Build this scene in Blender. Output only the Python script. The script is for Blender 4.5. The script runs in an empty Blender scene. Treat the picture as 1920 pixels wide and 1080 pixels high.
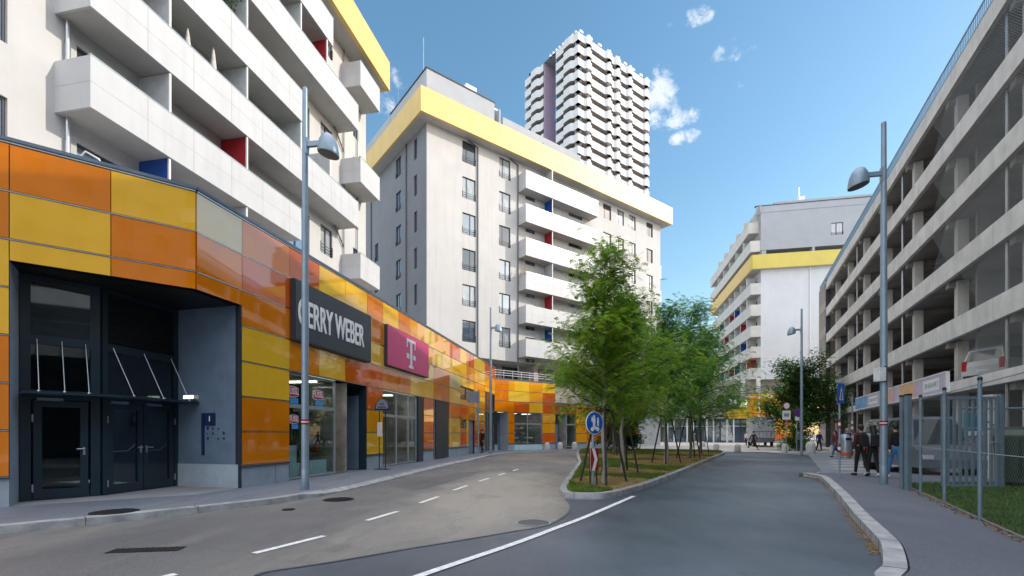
import bpy, bmesh, math, random
from mathutils import Vector, Matrix
R = math.radians
C = bpy.context.scene.collection
random.seed(7)
# ------------------------------------------------------------------ camera
F_PX, CX, HY, CAMZ = 895.0, 960.0, 814.0, 1.5
cam_d = bpy.data.cameras.new('camera'); cam = bpy.data.objects.new('camera', cam_d); C.objects.link(cam)
cam.location = (0, 0, CAMZ); cam.rotation_euler = (R(90), 0, 0)
cam_d.sensor_width = 36; cam_d.lens = 36*F_PX/1920; cam_d.shift_y = (HY-540)/1920
cam_d.clip_start = 0.05; cam_d.clip_end = 3000
bpy.context.scene.camera = cam
# ------------------------------------------------------------------ light
SUN_EL, SUN_AZ = 26.0, -1.5          # azimuth measured from +X towards +Y
sdir = Vector((math.cos(R(SUN_EL))*math.cos(R(SUN_AZ)), math.cos(R(SUN_EL))*math.sin(R(SUN_AZ)), math.sin(R(SUN_EL))))
sl = bpy.data.lights.new('sun', 'SUN'); sl.energy = 2.0; sl.angle = R(0.5); sl.color = (1.0, 0.91, 0.78)
so = bpy.data.objects.new('sun', sl); C.objects.link(so); so.rotation_euler = sdir.to_track_quat('Z', 'Y').to_euler()
w = bpy.data.worlds.new('World'); bpy.context.scene.world = w; w.use_nodes = True
nt = w.node_tree; nt.nodes.clear(); N = nt.nodes.new; L = nt.links.new
out = N('ShaderNodeOutputWorld'); bg = N('ShaderNodeBackground'); bg.inputs[1].default_value = 0.15
sky = N('ShaderNodeTexSky'); sky.sky_type = 'NISHITA'; sky.sun_disc = False
sky.sun_elevation = R(SUN_EL); sky.sun_rotation = R(90-SUN_AZ); sky.air_density = 1.25; sky.dust_density = 0.8; sky.ozone_density = 1.6
L(bg.outputs[0], out.inputs[0])
tc = N('ShaderNodeTexCoord')
def math_node(op, a, b=None, c=None):
    n = N('ShaderNodeMath'); n.operation = op
    for i, v in enumerate((a, b, c)):
        if v is None: continue
        if isinstance(v, (int, float)): n.inputs[i].default_value = v
        else: L(v, n.inputs[i])
    return n.outputs[0]
def pdir(px, py): return Vector(((px-CX)/F_PX, 1.0, (HY-py)/F_PX)).normalized()
CLOUDS = [(1236,178,.040,.052,.95),(1262,222,.055,.022,.8),(1283,257,.034,.015,.8),(1378,92,.055,.022,.55),(1345,104,.03,.015,.5),(1310,30,.03,.018,.6),(1262,47,.03,.014,.25),
          (738,158,.03,.03,.6),(728,200,.05,.05,.35),(1382,160,.02,.012,.3),(1320,172,.03,.02,.3),(760,172,.02,.02,.3),
          (2350,300,.25,.09,.9),(2900,120,.3,.12,.8),(2500,560,.4,.06,.8),(-900,250,.3,.12,.7)]
total = None
for (px, py, rx, rz, op) in CLOUDS:
    c = pdir(px, py); right = Vector((c.y, -c.x, 0)).normalized(); up = right.cross(c)
    vs = N('ShaderNodeVectorMath'); vs.operation = 'SUBTRACT'; L(tc.outputs['Generated'], vs.inputs[0]); vs.inputs[1].default_value = c
    d1 = N('ShaderNodeVectorMath'); d1.operation = 'DOT_PRODUCT'; L(vs.outputs[0], d1.inputs[0]); d1.inputs[1].default_value = right/rx
    d2 = N('ShaderNodeVectorMath'); d2.operation = 'DOT_PRODUCT'; L(vs.outputs[0], d2.inputs[0]); d2.inputs[1].default_value = up/rz
    d3 = N('ShaderNodeVectorMath'); d3.operation = 'DOT_PRODUCT'; L(vs.outputs[0], d3.inputs[0]); d3.inputs[1].default_value = c*3
    s = math_node('ADD', math_node('ADD', math_node('MULTIPLY', d1.outputs['Value'], d1.outputs['Value']), math_node('MULTIPLY', d2.outputs['Value'], d2.outputs['Value'])), math_node('MULTIPLY', d3.outputs['Value'], d3.outputs['Value']))
    m = math_node('MULTIPLY', math_node('MAXIMUM', math_node('SUBTRACT', 1.0, s), 0.0), op)
    total = m if total is None else math_node('MAXIMUM', total, m)
nz = N('ShaderNodeTexNoise'); nz.inputs['Scale'].default_value = 30; nz.inputs['Detail'].default_value = 9; nz.inputs['Roughness'].default_value = .66; nz.inputs['Distortion'].default_value = .35
L(tc.outputs['Generated'], nz.inputs['Vector'])
mr = N('ShaderNodeMapRange'); mr.interpolation_type = 'SMOOTHSTEP'; mr.inputs['From Min'].default_value = .3; mr.inputs['From Max'].default_value = 1.15
L(math_node('MULTIPLY', math_node('ADD', total, math_node('MULTIPLY', math_node('SUBTRACT', nz.outputs[0], .5), 3.2)), math_node('MINIMUM', math_node('MULTIPLY', total, 3.0), 1.0)), mr.inputs['Value'])
hs = N('ShaderNodeHueSaturation'); hs.inputs['Saturation'].default_value = 1.18; hs.inputs['Hue'].default_value = .49; L(sky.outputs[0], hs.inputs['Color'])
mx = N('ShaderNodeMix'); mx.data_type = 'RGBA'; L(math_node('MULTIPLY', mr.outputs[0], .72), mx.inputs['Factor']); L(hs.outputs[0], mx.inputs['A'])
mx.inputs['B'].default_value = (5.2, 5.35, 5.6, 1)
# unseen bright cloud cover added overhead and behind the viewer as fill light
sx = N('ShaderNodeSeparateXYZ'); L(tc.outputs['Generated'], sx.inputs[0])
def ramp(v, a, b):
    r = N('ShaderNodeMapRange'); r.interpolation_type = 'SMOOTHSTEP'; r.inputs['From Min'].default_value = a; r.inputs['From Max'].default_value = b; L(v, r.inputs['Value']); return r.outputs[0]
cover = math_node('MAXIMUM', ramp(sx.outputs['Z'], .72, .86), ramp(math_node('MULTIPLY', sx.outputs['Y'], -1.0), .1, .45))
cn = N('ShaderNodeTexNoise'); cn.inputs['Scale'].default_value = 3.5; cn.inputs['Detail'].default_value = 8; L(tc.outputs['Generated'], cn.inputs['Vector'])
mx2 = N('ShaderNodeMix'); mx2.data_type = 'RGBA'; L(math_node('MULTIPLY', cover, ramp(cn.outputs[0], .36, .56)), mx2.inputs['Factor']); L(mx.outputs['Result'], mx2.inputs['A']); mx2.inputs['B'].default_value = (10.8, 10.8, 11.2, 1)
L(mx2.outputs['Result'], bg.inputs[0])
vsn = bpy.context.scene.view_settings
vsn.view_transform = 'Standard'; vsn.look = 'None'; vsn.gamma = 1; vsn.exposure = 0.6
bpy.context.scene.cycles.max_bounces = 8; bpy.context.scene.cycles.transparent_max_bounces = 12
bpy.context.scene.cycles.sample_clamp_indirect = 4

# ------------------------------------------------------------------ materials
MT = {}
def mat(name, col, rough=.6, metal=0., spec=.5, var=.08, scale=3., bump=0., bscale=40., emit=None, coat=0., trans=0., streak=0., ior=None, col2=None, aniso=(1,1,1)):
    if name in MT: return MT[name]
    m = bpy.data.materials.new(name); m.use_nodes = True; MT[name] = m
    t = m.node_tree; b = t.nodes['Principled BSDF']; lk = t.links.new
    b.inputs['Roughness'].default_value = rough; b.inputs['Metallic'].default_value = metal
    b.inputs['Specular IOR Level'].default_value = spec; b.inputs['Coat Weight'].default_value = coat; b.inputs['Coat Roughness'].default_value = .02
    if ior: b.inputs['IOR'].default_value = ior
    if emit: b.inputs['Emission Color'].default_value = (*emit[0], 1); b.inputs['Emission Strength'].default_value = emit[1]
    c2 = col2 or tuple(min(1, c*(1-2*var)) for c in col); c1 = col if col2 else tuple(min(1, c*(1+var)) for c in col)
    tcn = t.nodes.new('ShaderNodeTexCoord'); mp = t.nodes.new('ShaderNodeMapping'); mp.inputs['Scale'].default_value = aniso
    lk(tcn.outputs['Object'], mp.inputs[0])
    n = t.nodes.new('ShaderNodeTexNoise'); n.inputs['Scale'].default_value = scale; n.inputs['Detail'].default_value = 6; n.inputs['Roughness'].default_value = .6
    lk(mp.outputs[0], n.inputs['Vector'])
    r = t.nodes.new('ShaderNodeMapRange'); r.inputs['From Min'].default_value = .3; r.inputs['From Max'].default_value = .7; lk(n.outputs[0], r.inputs['Value'])
    x = t.nodes.new('ShaderNodeMix'); x.data_type = 'RGBA'; lk(r.outputs[0], x.inputs['Factor']); x.inputs['A'].default_value = (*c1, 1); x.inputs['B'].default_value = (*c2, 1)
    colout = x.outputs['Result']
    if streak > 0:      # rain streaks running down the wall
        mp2 = t.nodes.new('ShaderNodeMapping'); mp2.inputs['Scale'].default_value = (2.2, 2.2, .12); lk(tcn.outputs['Object'], mp2.inputs[0])
        n2 = t.nodes.new('ShaderNodeTexNoise'); n2.inputs['Scale'].default_value = 1.6; n2.inputs['Detail'].default_value = 5; lk(mp2.outputs[0], n2.inputs['Vector'])
        r2 = t.nodes.new('ShaderNodeMapRange'); r2.inputs['From Min'].default_value = .5; r2.inputs['From Max'].default_value = .75; r2.inputs['To Max'].default_value = streak; lk(n2.outputs[0], r2.inputs['Value'])
        x2 = t.nodes.new('ShaderNodeMix'); x2.data_type = 'RGBA'; lk(r2.outputs[0], x2.inputs['Factor']); lk(colout, x2.inputs['A']); x2.inputs['B'].default_value = (*[c*.45 for c in col], 1)
        colout = x2.outputs['Result']
    lk(colout, b.inputs['Base Color'])
    if bump > 0:
        n3 = t.nodes.new('ShaderNodeTexNoise'); n3.inputs['Scale'].default_value = bscale; n3.inputs['Detail'].default_value = 4; lk(tcn.outputs['Object'], n3.inputs['Vector'])
        bp = t.nodes.new('ShaderNodeBump'); bp.inputs['Strength'].default_value = bump; bp.inputs['Distance'].default_value = .02; lk(n3.outputs[0], bp.inputs['Height']); lk(bp.outputs[0], b.inputs['Normal'])
    return m
def leafmat(name, c1, c2, tr=.45):
    m = bpy.data.materials.new(name); m.use_nodes = True; MT[name] = m
    t = m.node_tree; b = t.nodes['Principled BSDF']; lk = t.links.new
    b.inputs['Roughness'].default_value = .55; b.inputs['Specular IOR Level'].default_value = .3
    g = t.nodes.new('ShaderNodeTexCoord'); n = t.nodes.new('ShaderNodeTexNoise'); n.inputs['Scale'].default_value = 1.7; n.inputs['Detail'].default_value = 5; lk(g.outputs['Object'], n.inputs['Vector'])
    r = t.nodes.new('ShaderNodeMapRange'); r.inputs['From Min'].default_value = .35; r.inputs['From Max'].default_value = .65; lk(n.outputs[0], r.inputs['Value'])
    x = t.nodes.new('ShaderNodeMix'); x.data_type = 'RGBA'; lk(r.outputs[0], x.inputs['Factor']); x.inputs['A'].default_value = (*c1, 1); x.inputs['B'].default_value = (*c2, 1)
    lk(x.outputs['Result'], b.inputs['Base Color'])
    ts = t.nodes.new('ShaderNodeBsdfTranslucent'); lk(x.outputs['Result'], ts.inputs['Color'])
    ms = t.nodes.new('ShaderNodeMixShader'); ms.inputs[0].default_value = tr; lk(b.outputs[0], ms.inputs[1]); lk(ts.outputs[0], ms.inputs[2])
    lk(ms.outputs[0], t.nodes['Material Output'].inputs[0]); return m
def clearglass(name, tint=(.75,.85,.85), refl_ior=1.6):
    m = bpy.data.materials.new(name); m.use_nodes = True; MT[name] = m
    t = m.node_tree; t.nodes.clear(); lk = t.links.new
    o = t.nodes.new('ShaderNodeOutputMaterial'); g = t.nodes.new('ShaderNodeBsdfGlossy'); g.inputs['Roughness'].default_value = .01
    tr = t.nodes.new('ShaderNodeBsdfTransparent'); tr.inputs[0].default_value = (*tint, 1)
    f = t.nodes.new('ShaderNodeFresnel'); ge = t.nodes.new('ShaderNodeNewGeometry'); mi_ = t.nodes.new('ShaderNodeMapRange'); mi_.inputs['To Min'].default_value = refl_ior; mi_.inputs['To Max'].default_value = 1/refl_ior; lk(ge.outputs['Backfacing'], mi_.inputs['Value']); lk(mi_.outputs[0], f.inputs[0])
    ms = t.nodes.new('ShaderNodeMixShader'); lk(f.outputs[0], ms.inputs[0]); lk(tr.outputs[0], ms.inputs[1]); lk(g.outputs[0], ms.inputs[2]); lk(ms.outputs[0], o.inputs[0]); return m
def asphalt(name, c1, c2, c3, rough=.55, crack=.5, streakdir=0.0, pale=None):
    m = bpy.data.materials.new(name); m.use_nodes = True; MT[name] = m
    t = m.node_tree; b = t.nodes['Principled BSDF']; lk = t.links.new; nn = t.nodes.new
    g = nn('ShaderNodeTexCoord')
    def noise(scale, detail, sc=(1,1,1), rot=0.0, rg=.6):
        mp = nn('ShaderNodeMapping'); mp.inputs['Scale'].default_value = sc; mp.inputs['Rotation'].default_value = (0,0,rot); lk(g.outputs['Object'], mp.inputs[0])
        n = nn('ShaderNodeTexNoise'); n.inputs['Scale'].default_value = scale; n.inputs['Detail'].default_value = detail; n.inputs['Roughness'].default_value = rg; lk(mp.outputs[0], n.inputs['Vector']); return n.outputs[0]
    def rng(v, a, bb, lo=0., hi=1.):
        r = nn('ShaderNodeMapRange'); r.inputs['From Min'].default_value = a; r.inputs['From Max'].default_value = bb; r.inputs['To Min'].default_value = lo; r.inputs['To Max'].default_value = hi; lk(v, r.inputs['Value']); return r.outputs[0]
    def mixc(f, a, bcol):
        x = nn('ShaderNodeMix'); x.data_type = 'RGBA'
        lk(f, x.inputs['Factor'])
        for k, v in (('A', a), ('B', bcol)):
            if isinstance(v, tuple): x.inputs[k].default_value = (*v, 1)
            else: lk(v, x.inputs[k])
        return x.outputs['Result']
    col = mixc(rng(noise(.22, 5, rg=.55), .38, .62), c1, c2)
    col = mixc(rng(noise(.5, 6, (1.0, .16, 1), streakdir, .65), .52, .72), col, c3)
    if pale:        # sunlit patch painted into the lane colour beside the island
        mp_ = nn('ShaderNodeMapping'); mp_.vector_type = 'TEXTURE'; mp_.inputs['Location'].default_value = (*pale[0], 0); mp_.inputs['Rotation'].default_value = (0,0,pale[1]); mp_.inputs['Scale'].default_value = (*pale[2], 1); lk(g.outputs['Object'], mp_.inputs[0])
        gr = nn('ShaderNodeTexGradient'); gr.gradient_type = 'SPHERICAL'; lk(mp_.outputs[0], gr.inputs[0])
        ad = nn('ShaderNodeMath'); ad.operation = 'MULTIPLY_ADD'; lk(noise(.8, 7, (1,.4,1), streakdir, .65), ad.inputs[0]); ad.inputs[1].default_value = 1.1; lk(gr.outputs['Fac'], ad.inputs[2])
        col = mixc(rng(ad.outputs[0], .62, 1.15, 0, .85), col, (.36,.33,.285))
    dk = tuple(c*.55 for c in c1)
    col = mixc(rng(noise(1.1, 9, (1, .45, 1), streakdir, .72), .54, .72, 0, .6), col, dk)
    col = mixc(rng(noise(55, 4, rg=.8), .46, .7, 0, .55), col, tuple(min(1, c*2.0) for c in c2))
    vo = nn('ShaderNodeTexVoronoi'); vo.feature = 'DISTANCE_TO_EDGE'; vo.inputs['Scale'].default_value = .23
    mpv = nn('ShaderNodeMapping'); lk(g.outputs['Object'], mpv.inputs[0])
    wob = nn('ShaderNodeTexNoise'); wob.inputs['Scale'].default_value = 1.5; wob.inputs['Detail'].default_value = 6; lk(g.outputs['Object'], wob.inputs['Vector'])
    va = nn('ShaderNodeVectorMath'); va.operation = 'MULTIPLY_ADD'; lk(wob.outputs['Color'], va.inputs[0]); va.inputs[1].default_value = (1.2,1.2,0); lk(mpv.outputs[0], va.inputs[2]); lk(va.outputs[0], vo.inputs['Vector'])
    col = mixc(rng(vo.outputs['Distance'], .0, .012, crack, 0), col, tuple(c*.35 for c in c1))
    lk(col, b.inputs['Base Color'])
    lk(rng(noise(.7, 4, (1,.3,1), streakdir), .35, .65, rough-.08, rough+.12), b.inputs['Roughness'])
    bp = nn('ShaderNodeBump'); bp.inputs['Strength'].default_value = .35; bp.inputs['Distance'].default_value = .01; lk(noise(120, 3), bp.inputs['Height']); lk(bp.outputs[0], b.inputs['Normal'])
    return m
M_asphD = asphalt('asphalt_dark', (.042,.054,.070), (.100,.124,.155), (.06,.074,.092), .42, .08, R(-25))
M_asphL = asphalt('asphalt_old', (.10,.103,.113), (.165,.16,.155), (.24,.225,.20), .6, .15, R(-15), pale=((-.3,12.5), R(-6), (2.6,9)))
M_pave = asphalt('pavement_asphalt', (.125,.142,.172), (.165,.182,.212), (.20,.215,.24), .65, .2, R(-12))
M_paveR = asphalt('pavement_asphalt_right', (.085,.096,.122), (.112,.124,.152), (.085,.095,.116), .7, .1, R(-28))
M_plaza = asphalt('plaza_concrete', (.38,.36,.34), (.46,.44,.41), (.31,.30,.29), .7, .2, 0)
mat('kerb', (.40,.41,.43), .7, var=.2, scale=4, bump=.3)
mat('render_white', (.59,.58,.57), .85, var=.03, scale=.7, bump=.12, bscale=60, streak=.16)
mat('render_grey', (.27,.275,.295), .85, var=.04, scale=.7, bump=.12, bscale=60)
mat('render_pale', (.70,.72,.74), .85, var=.03, scale=.7, bump=.12, bscale=60, streak=.08)
mat('render_midgrey', (.42,.44,.47), .85, var=.04, scale=.7)
mat('balcony_panel', (.57,.575,.585), .5, var=.04, scale=.9, streak=.16)
mat('balcony_panel_warm', (.66,.63,.60), .6, var=.04, scale=1.2, streak=.06)
mat('joint', (.42,.43,.45), .7)
mat('soffit', (.52,.50,.47), .8, var=.06, scale=1.0)
mat('crown_yellow', (.84,.57,.19), .45, var=.04, scale=.6)
mat('crown_lemon', (.72,.58,.12), .5, var=.04, scale=.6)
mat('partition_red', (.42,.02,.03), .5); mat('partition_blue', (.01,.07,.32), .5); mat('partition_grey', (.55,.57,.58), .6)
mat('frame_dark', (.04,.045,.055), .4); mat('frame_grey', (.16,.17,.18), .4)
mat('frame_alu', (.45,.5,.53), .35, metal=.6)
mat('steel', (.55,.57,.6), .3, metal=.8)
mat('galv', (.24,.34,.44), .42, metal=.35, var=.1, scale=8)
mat('lamp_paint', (.25,.33,.41), .38, metal=.3, var=.06, scale=6)
mat('fence_steel', (.18,.25,.31), .5, metal=.3, var=.1)
mat('wire', (.26,.28,.29), .5, metal=.4)
mat('glass_dark', (.035,.05,.06), .03, spec=1.0, var=.2, scale=.4, ior=1.75)
mat('glass_window', (.10,.15,.20), .03, spec=1.0, var=.3, scale=.35, ior=2.3)
mat('glass_curtain', (.42,.46,.48), .05, spec=1.0, var=.25, scale=2.5, ior=1.7, aniso=(6,6,.3))
clearglass('shop_glass', (.82,.88,.88), 1.45); clearglass('door_glass', (.68,.80,.82), 1.6); clearglass('car_glass', (.25,.28,.28), 1.6)
PAN = {}
for nm, c in (('Y',(.86,.48,.03)),('A',(.80,.34,.01)),('O',(.72,.20,.004)),('D',(.66,.115,.008)),('P',(.72,.55,.28)),('L',(.78,.50,.05))):
    PAN[nm] = mat('panel_'+nm, c, .04, spec=.5, var=.05, scale=.8, coat=1.0, ior=1.5, bump=.06, bscale=1.3)
    PAN[nm].node_tree.nodes['Principled BSDF'].inputs['Coat IOR'].default_value = 1.62
mat('panel_back', (.015,.013,.012), .7)
mat('rail_alu', (.6,.6,.6), .25, metal=.9)
mat('coping', (.10,.14,.19), .4, metal=.3)
mat('plinth', (.30,.36,.42), .8, var=.08, scale=2)
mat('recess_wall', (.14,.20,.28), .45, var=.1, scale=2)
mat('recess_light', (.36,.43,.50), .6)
mat('louvre', (.012,.013,.015), .5)
mat('door_frame', (.014,.032,.046), .35)
mat('navy', (.01,.02,.09), .5)
mat('concrete', (.70,.675,.65), .85, var=.10, scale=1.2, bump=.2, bscale=30, streak=.18)
mat('concrete_col', (.62,.585,.55), .85, var=.08, scale=1.5, streak=.1)
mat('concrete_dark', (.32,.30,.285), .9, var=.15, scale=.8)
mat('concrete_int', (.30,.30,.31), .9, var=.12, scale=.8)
mat('rail_blue', (.15,.24,.32), .4, metal=.3)
mat('white_paint', (.72,.74,.76), .55, var=.1, scale=6)
mat('white_plain', (.8,.8,.8), .5, var=.02)
mat('road_white', (.85,.86,.87), .6, var=.15, scale=12)
mat('sign_dark', (.028,.042,.058), .4, var=.1); mat('magenta', (.62,.06,.19), .4, var=.03)
mat('letter', (.75,.77,.78), .4, emit=((.8,.85,.9), .05)); mat('letter_t', (.72,.75,.85), .4)
mat('sign_blue', (.005,.10,.47), .35, var=.03); mat('sign_red', (.30,.01,.02), .4); mat('sign_purple', (.12,.03,.30), .4)
mat('black', (.01,.01,.012), .5); mat('grey_plastic', (.22,.22,.25), .5)
mat('fussl_red', (.45,.02,.06), .4); mat('fussl_blue', (.05,.28,.6), .4)
mat('aqua_board', (.42,.62,.66), .5)
mat('trunk', (.17,.16,.145), .9, var=.25, scale=14, bump=.6, bscale=30, aniso=(1,1,.3)); mat('branch', (.05,.042,.035), .9, var=.2)
mat('trunk_wrap', (.36,.36,.35), .8, var=.12, scale=9)
mat('stake', (.055,.045,.038), .9, var=.25, scale=9)
leafmat('leaf_locust', (.13,.29,.03), (.23,.41,.035), .5); leafmat('leaf_locust_bright', (.22,.34,.03), (.36,.46,.045), .5)  # second material is a brighter yellow-green leaf tone
leafmat('leaf_dark', (.03,.08,.02), (.07,.15,.03), .3)
leafmat('leaf_locust_b', (.06,.19,.05), (.13,.30,.045), .45)
mat('lawn_soil', (.06,.085,.028), .95, col2=(.10,.11,.05), scale=1.5); mat('grass_soil', (.15,.15,.06), .95, col2=(.40,.28,.14), scale=.7); mat('litter_straw', (.30,.19,.09), .95, var=.3, scale=5)
leafmat('grass_blade', (.11,.19,.03), (.18,.26,.05), .3); leafmat('grass_dry', (.52,.37,.18), (.38,.30,.12), .3); leafmat('grass_right', (.06,.13,.025), (.10,.18,.035), .3)
mat('skin', (.52,.32,.23), .5, var=.03); mat('hair_dark', (.012,.009,.008), .6); mat('hair_grey', (.3,.29,.27), .7)
for nm, c in (('cloth_black',(.008,.008,.01)),('cloth_charcoal',(.03,.03,.035)),('cloth_maroon',(.05,.012,.018)),('cloth_grey',(.28,.31,.34)),('denim',(.06,.19,.40)),('denim_dark',(.03,.07,.16)),('cloth_navy',(.015,.025,.10)),('cloth_green',(.07,.16,.10)),('cloth_red',(.14,.02,.015)),('cloth_white',(.7,.7,.7)),('cloth_pink',(.55,.35,.38))):
    mat(nm, c, .85, var=.12, scale=9, bump=.3, bscale=25)
mat('van_paint', (.13,.16,.20), .3, coat=1, var=.03); mat('car_white', (.66,.68,.70), .25, coat=1, var=.02); mat('car_silver', (.32,.34,.37), .3, metal=.4, coat=1, var=.03); mat('car_dark', (.02,.02,.025), .25, coat=1); mat('car_red', (.35,.015,.015), .25, coat=1)
mat('tyre', (.012,.012,.012), .85); mat('tail_red', (.5,.01,.01), .25); mat('headlight', (.6,.62,.65), .15); mat('truck_box', (.40,.43,.46), .5, var=.1, scale=1.5); mat('truck_lower', (.12,.15,.18), .5)
mat('dumpster_green', (.01,.035,.022), .45, var=.15); mat('bin_metal', (.36,.42,.48), .35, metal=.5); mat('bin_orange', (.55,.10,.02), .5); mat('bollard_conc', (.55,.54,.52), .85, var=.12, scale=6, bump=.4)
mat('manhole', (.06,.045,.045), .6, metal=.4, var=.3, scale=12); mat('iron', (.02,.02,.024), .6, metal=.4)
mat('tower_white', (.64,.65,.66), .7, var=.03); mat('tower_brown', (.36,.33,.31), .8); mat('tower_purple', (.42,.32,.40), .7); mat('tower_blue', (.16,.36,.62), .6)
mat('banner_lilac', (.46,.44,.60), .6, col2=(.58,.52,.62), scale=1.1, aniso=(1,1,.1)); mat('banner_orange', (.75,.33,.12), .6, col2=(.8,.52,.2), scale=2); mat('banner_blue', (.06,.2,.5), .6, col2=(.3,.5,.7), scale=2); mat('banner_pink', (.65,.42,.5), .6); mat('banner_text', (.40,.45,.42), .6)
mat('teal', (.02,.22,.28), .5); mat('cloth_parasol', (.62,.60,.55), .9, var=.1, scale=6)
mat('roof_grey', (.3,.3,.31), .8); mat('shop_floor', (.25,.22,.2), .5); mat('shop_wall', (.5,.46,.42), .8, var=.5, scale=1.2, col2=(.2,.18,.17)); mat('shop_warm', (.4,.25,.15), .7)
mat('ground', (.30,.29,.27), .9, var=.15, scale=.1)
mat('beige_render', (.42,.37,.34), .85, var=.04)

# ------------------------------------------------------------------ mesh builder
class MB:
    def __init__(s): s.v = []; s.f = []; s.m = []; s.mats = []
    def mi(s, m):
        if isinstance(m, str): m = MT[m]
        if m not in s.mats: s.mats.append(m)
        return s.mats.index(m)
    def face(s, pts, m):
        b = len(s.v); s.v += [tuple(p) for p in pts]; s.f.append(tuple(range(b, b+len(pts)))); s.m.append(s.mi(m))
    def hexa(s, p, m):      # 8 points: bottom 4 ccw, top 4 ccw
        b = len(s.v); s.v += [tuple(q) for q in p]; k = s.mi(m)
        for f in ((3,2,1,0),(4,5,6,7),(0,1,5,4),(1,2,6,5),(2,3,7,6),(3,0,4,7)): s.f.append(tuple(b+i for i in f)); s.m.append(k)
    def box(s, x0,x1,y0,y1,z0,z1,m):
        s.hexa([(x0,y0,z0),(x1,y0,z0),(x1,y1,z0),(x0,y1,z0),(x0,y0,z1),(x1,y0,z1),(x1,y1,z1),(x0,y1,z1)], m)
    def tube(s, pts, rad, m, n=8, caps=True):
        pts = [Vector(p) for p in pts]; k = s.mi(m); rings = []
        if not isinstance(rad, (list, tuple)): rad = [rad]*len(pts)
        prevu = None
        for i, p in enumerate(pts):
            d = (pts[min(i+1, len(pts)-1)] - pts[max(i-1, 0)]); d = d.normalized() if d.length > 1e-9 else Vector((0,0,1))
            u = prevu - d*prevu.dot(d) if prevu is not None else None
            if u is None or u.length < 1e-4: u = d.cross(Vector((0,0,1))) if abs(d.z) < .95 else d.cross(Vector((1,0,0)))
            u.normalize(); prevu = u; vv = d.cross(u); b = len(s.v)
            for j in range(n):
                a = 2*math.pi*j/n; s.v.append(tuple(p + (u*math.cos(a)+vv*math.sin(a))*rad[i]))
            rings.append(b)
        for a, b in zip(rings[:-1], rings[1:]):
            for j in range(n): s.f.append((a+j, a+(j+1)%n, b+(j+1)%n, b+j)); s.m.append(k)
        if caps:
            s.f.append(tuple(rings[0]+j for j in reversed(range(n)))); s.m.append(k)
            s.f.append(tuple(rings[-1]+j for j in range(n))); s.m.append(k)
    def lathe(s, c, prof, m, n=16, axis='z'):
        k = s.mi(m); rings = []
        for r, z in prof:
            b = len(s.v)
            for j in range(n):
                a = 2*math.pi*j/n
                if axis == 'z': s.v.append((c[0]+r*math.cos(a), c[1]+r*math.sin(a), c[2]+z))
                elif axis == 'y': s.v.append((c[0]+r*math.cos(a), c[1]+z, c[2]+r*math.sin(a)))
                else: s.v.append((c[0]+z, c[1]+r*math.cos(a), c[2]+r*math.sin(a)))
            rings.append(b)
        for a, b in zip(rings[:-1], rings[1:]):
            for j in range(n): s.f.append((a+j, a+(j+1)%n, b+(j+1)%n, b+j)); s.m.append(k)
        s.f.append(tuple(rings[0]+j for j in reversed(range(n)))); s.m.append(k)
        s.f.append(tuple(rings[-1]+j for j in range(n))); s.m.append(k)
    def prism(s, poly, z0, z1, m, side=None):       # poly ccw in xy
        n = len(poly); b = len(s.v); k = s.mi(m); ks = s.mi(side or m)
        s.v += [(x, y, z0) for x, y in poly] + [(x, y, z1) for x, y in poly]
        s.f.append(tuple(b+n+i for i in range(n))); s.m.append(k); s.f.append(tuple(b+i for i in reversed(range(n)))); s.m.append(k)
        for i in range(n): s.f.append((b+i, b+(i+1)%n, b+n+(i+1)%n, b+n+i)); s.m.append(ks)
    def mesh(s, name, smooth=False):
        me = bpy.data.meshes.new(name); me.from_pydata(s.v, [], s.f)
        for m in s.mats: me.materials.append(m)
        me.polygons.foreach_set('material_index', s.m)
        if smooth: me.polygons.foreach_set('use_smooth', [True]*len(s.f))
        me.update(); return me
    def build(s, name, parent=None, smooth=False, bevel=0):
        me = s.mesh(name, smooth); o = bpy.data.objects.new(name, me); C.objects.link(o)
        if parent is not None:
            o.parent = parent
            base = parent
            off = Vector((0,0,0))
            while base is not None: off += base.location; base = base.parent
            if parent.get('_world'): o.location = -off if parent.parent is None else (0,0,0)
            if parent.get('_world'): o['_world'] = 1
        if smooth: 
            try: me.set_sharp_from_angle(angle=R(40))
            except Exception: pass
        if bevel:
            b = o.modifiers.new('bevel', 'BEVEL'); b.width = bevel; b.segments = 2; b.limit_method = 'ANGLE'
        return o
def tag(o, label=None, cat=None, group=None, kind=None):
    if label: o['label'] = label
    if cat: o['category'] = cat
    if group: o['group'] = group
    if kind: o['kind'] = kind
    return o
def thing(name, label, cat, loc=(0,0,0), rz=0, group=None, world=False):
    o = bpy.data.objects.new(name, None); C.objects.link(o); o.location = loc; o.rotation_euler = (0,0,rz); o.empty_display_size = .3
    if world: o['_world'] = 1
    return tag(o, label, cat, group)
def struct(name, mb): return tag(mb.build(name), kind='structure')
def dup(root, loc, rz, label, group=None, scale=None):
    def cp(o, parent):
        c = o.copy(); C.objects.link(c)
        if parent is not None: c.parent = parent
        for ch in [x for x in list(o.children)]: cp(ch, c)
        return c
    r = cp(root, None); r.location = loc; r.rotation_euler = (0,0,rz); r['label'] = label
    if group: r['group'] = group
    if scale: r.scale = (scale,)*3 if not isinstance(scale, tuple) else scale
    return r
def place(me, name, parent, loc, rz, kids=()):      # shared-mesh part placed at a world position
    o = bpy.data.objects.new(name, me); C.objects.link(o); o.parent = parent
    o.location = Vector(loc) - (parent.location if parent is not None else Vector((0,0,0))); o.rotation_euler = (0,0,rz)
    for n, m in kids:
        k = bpy.data.objects.new(n, m); C.objects.link(k); k.parent = o
    return o
def G(px, py, z=0.0):
    Y = (CAMZ-z)*F_PX/(py-HY); return ((px-CX)/F_PX*Y, Y, z)
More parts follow.
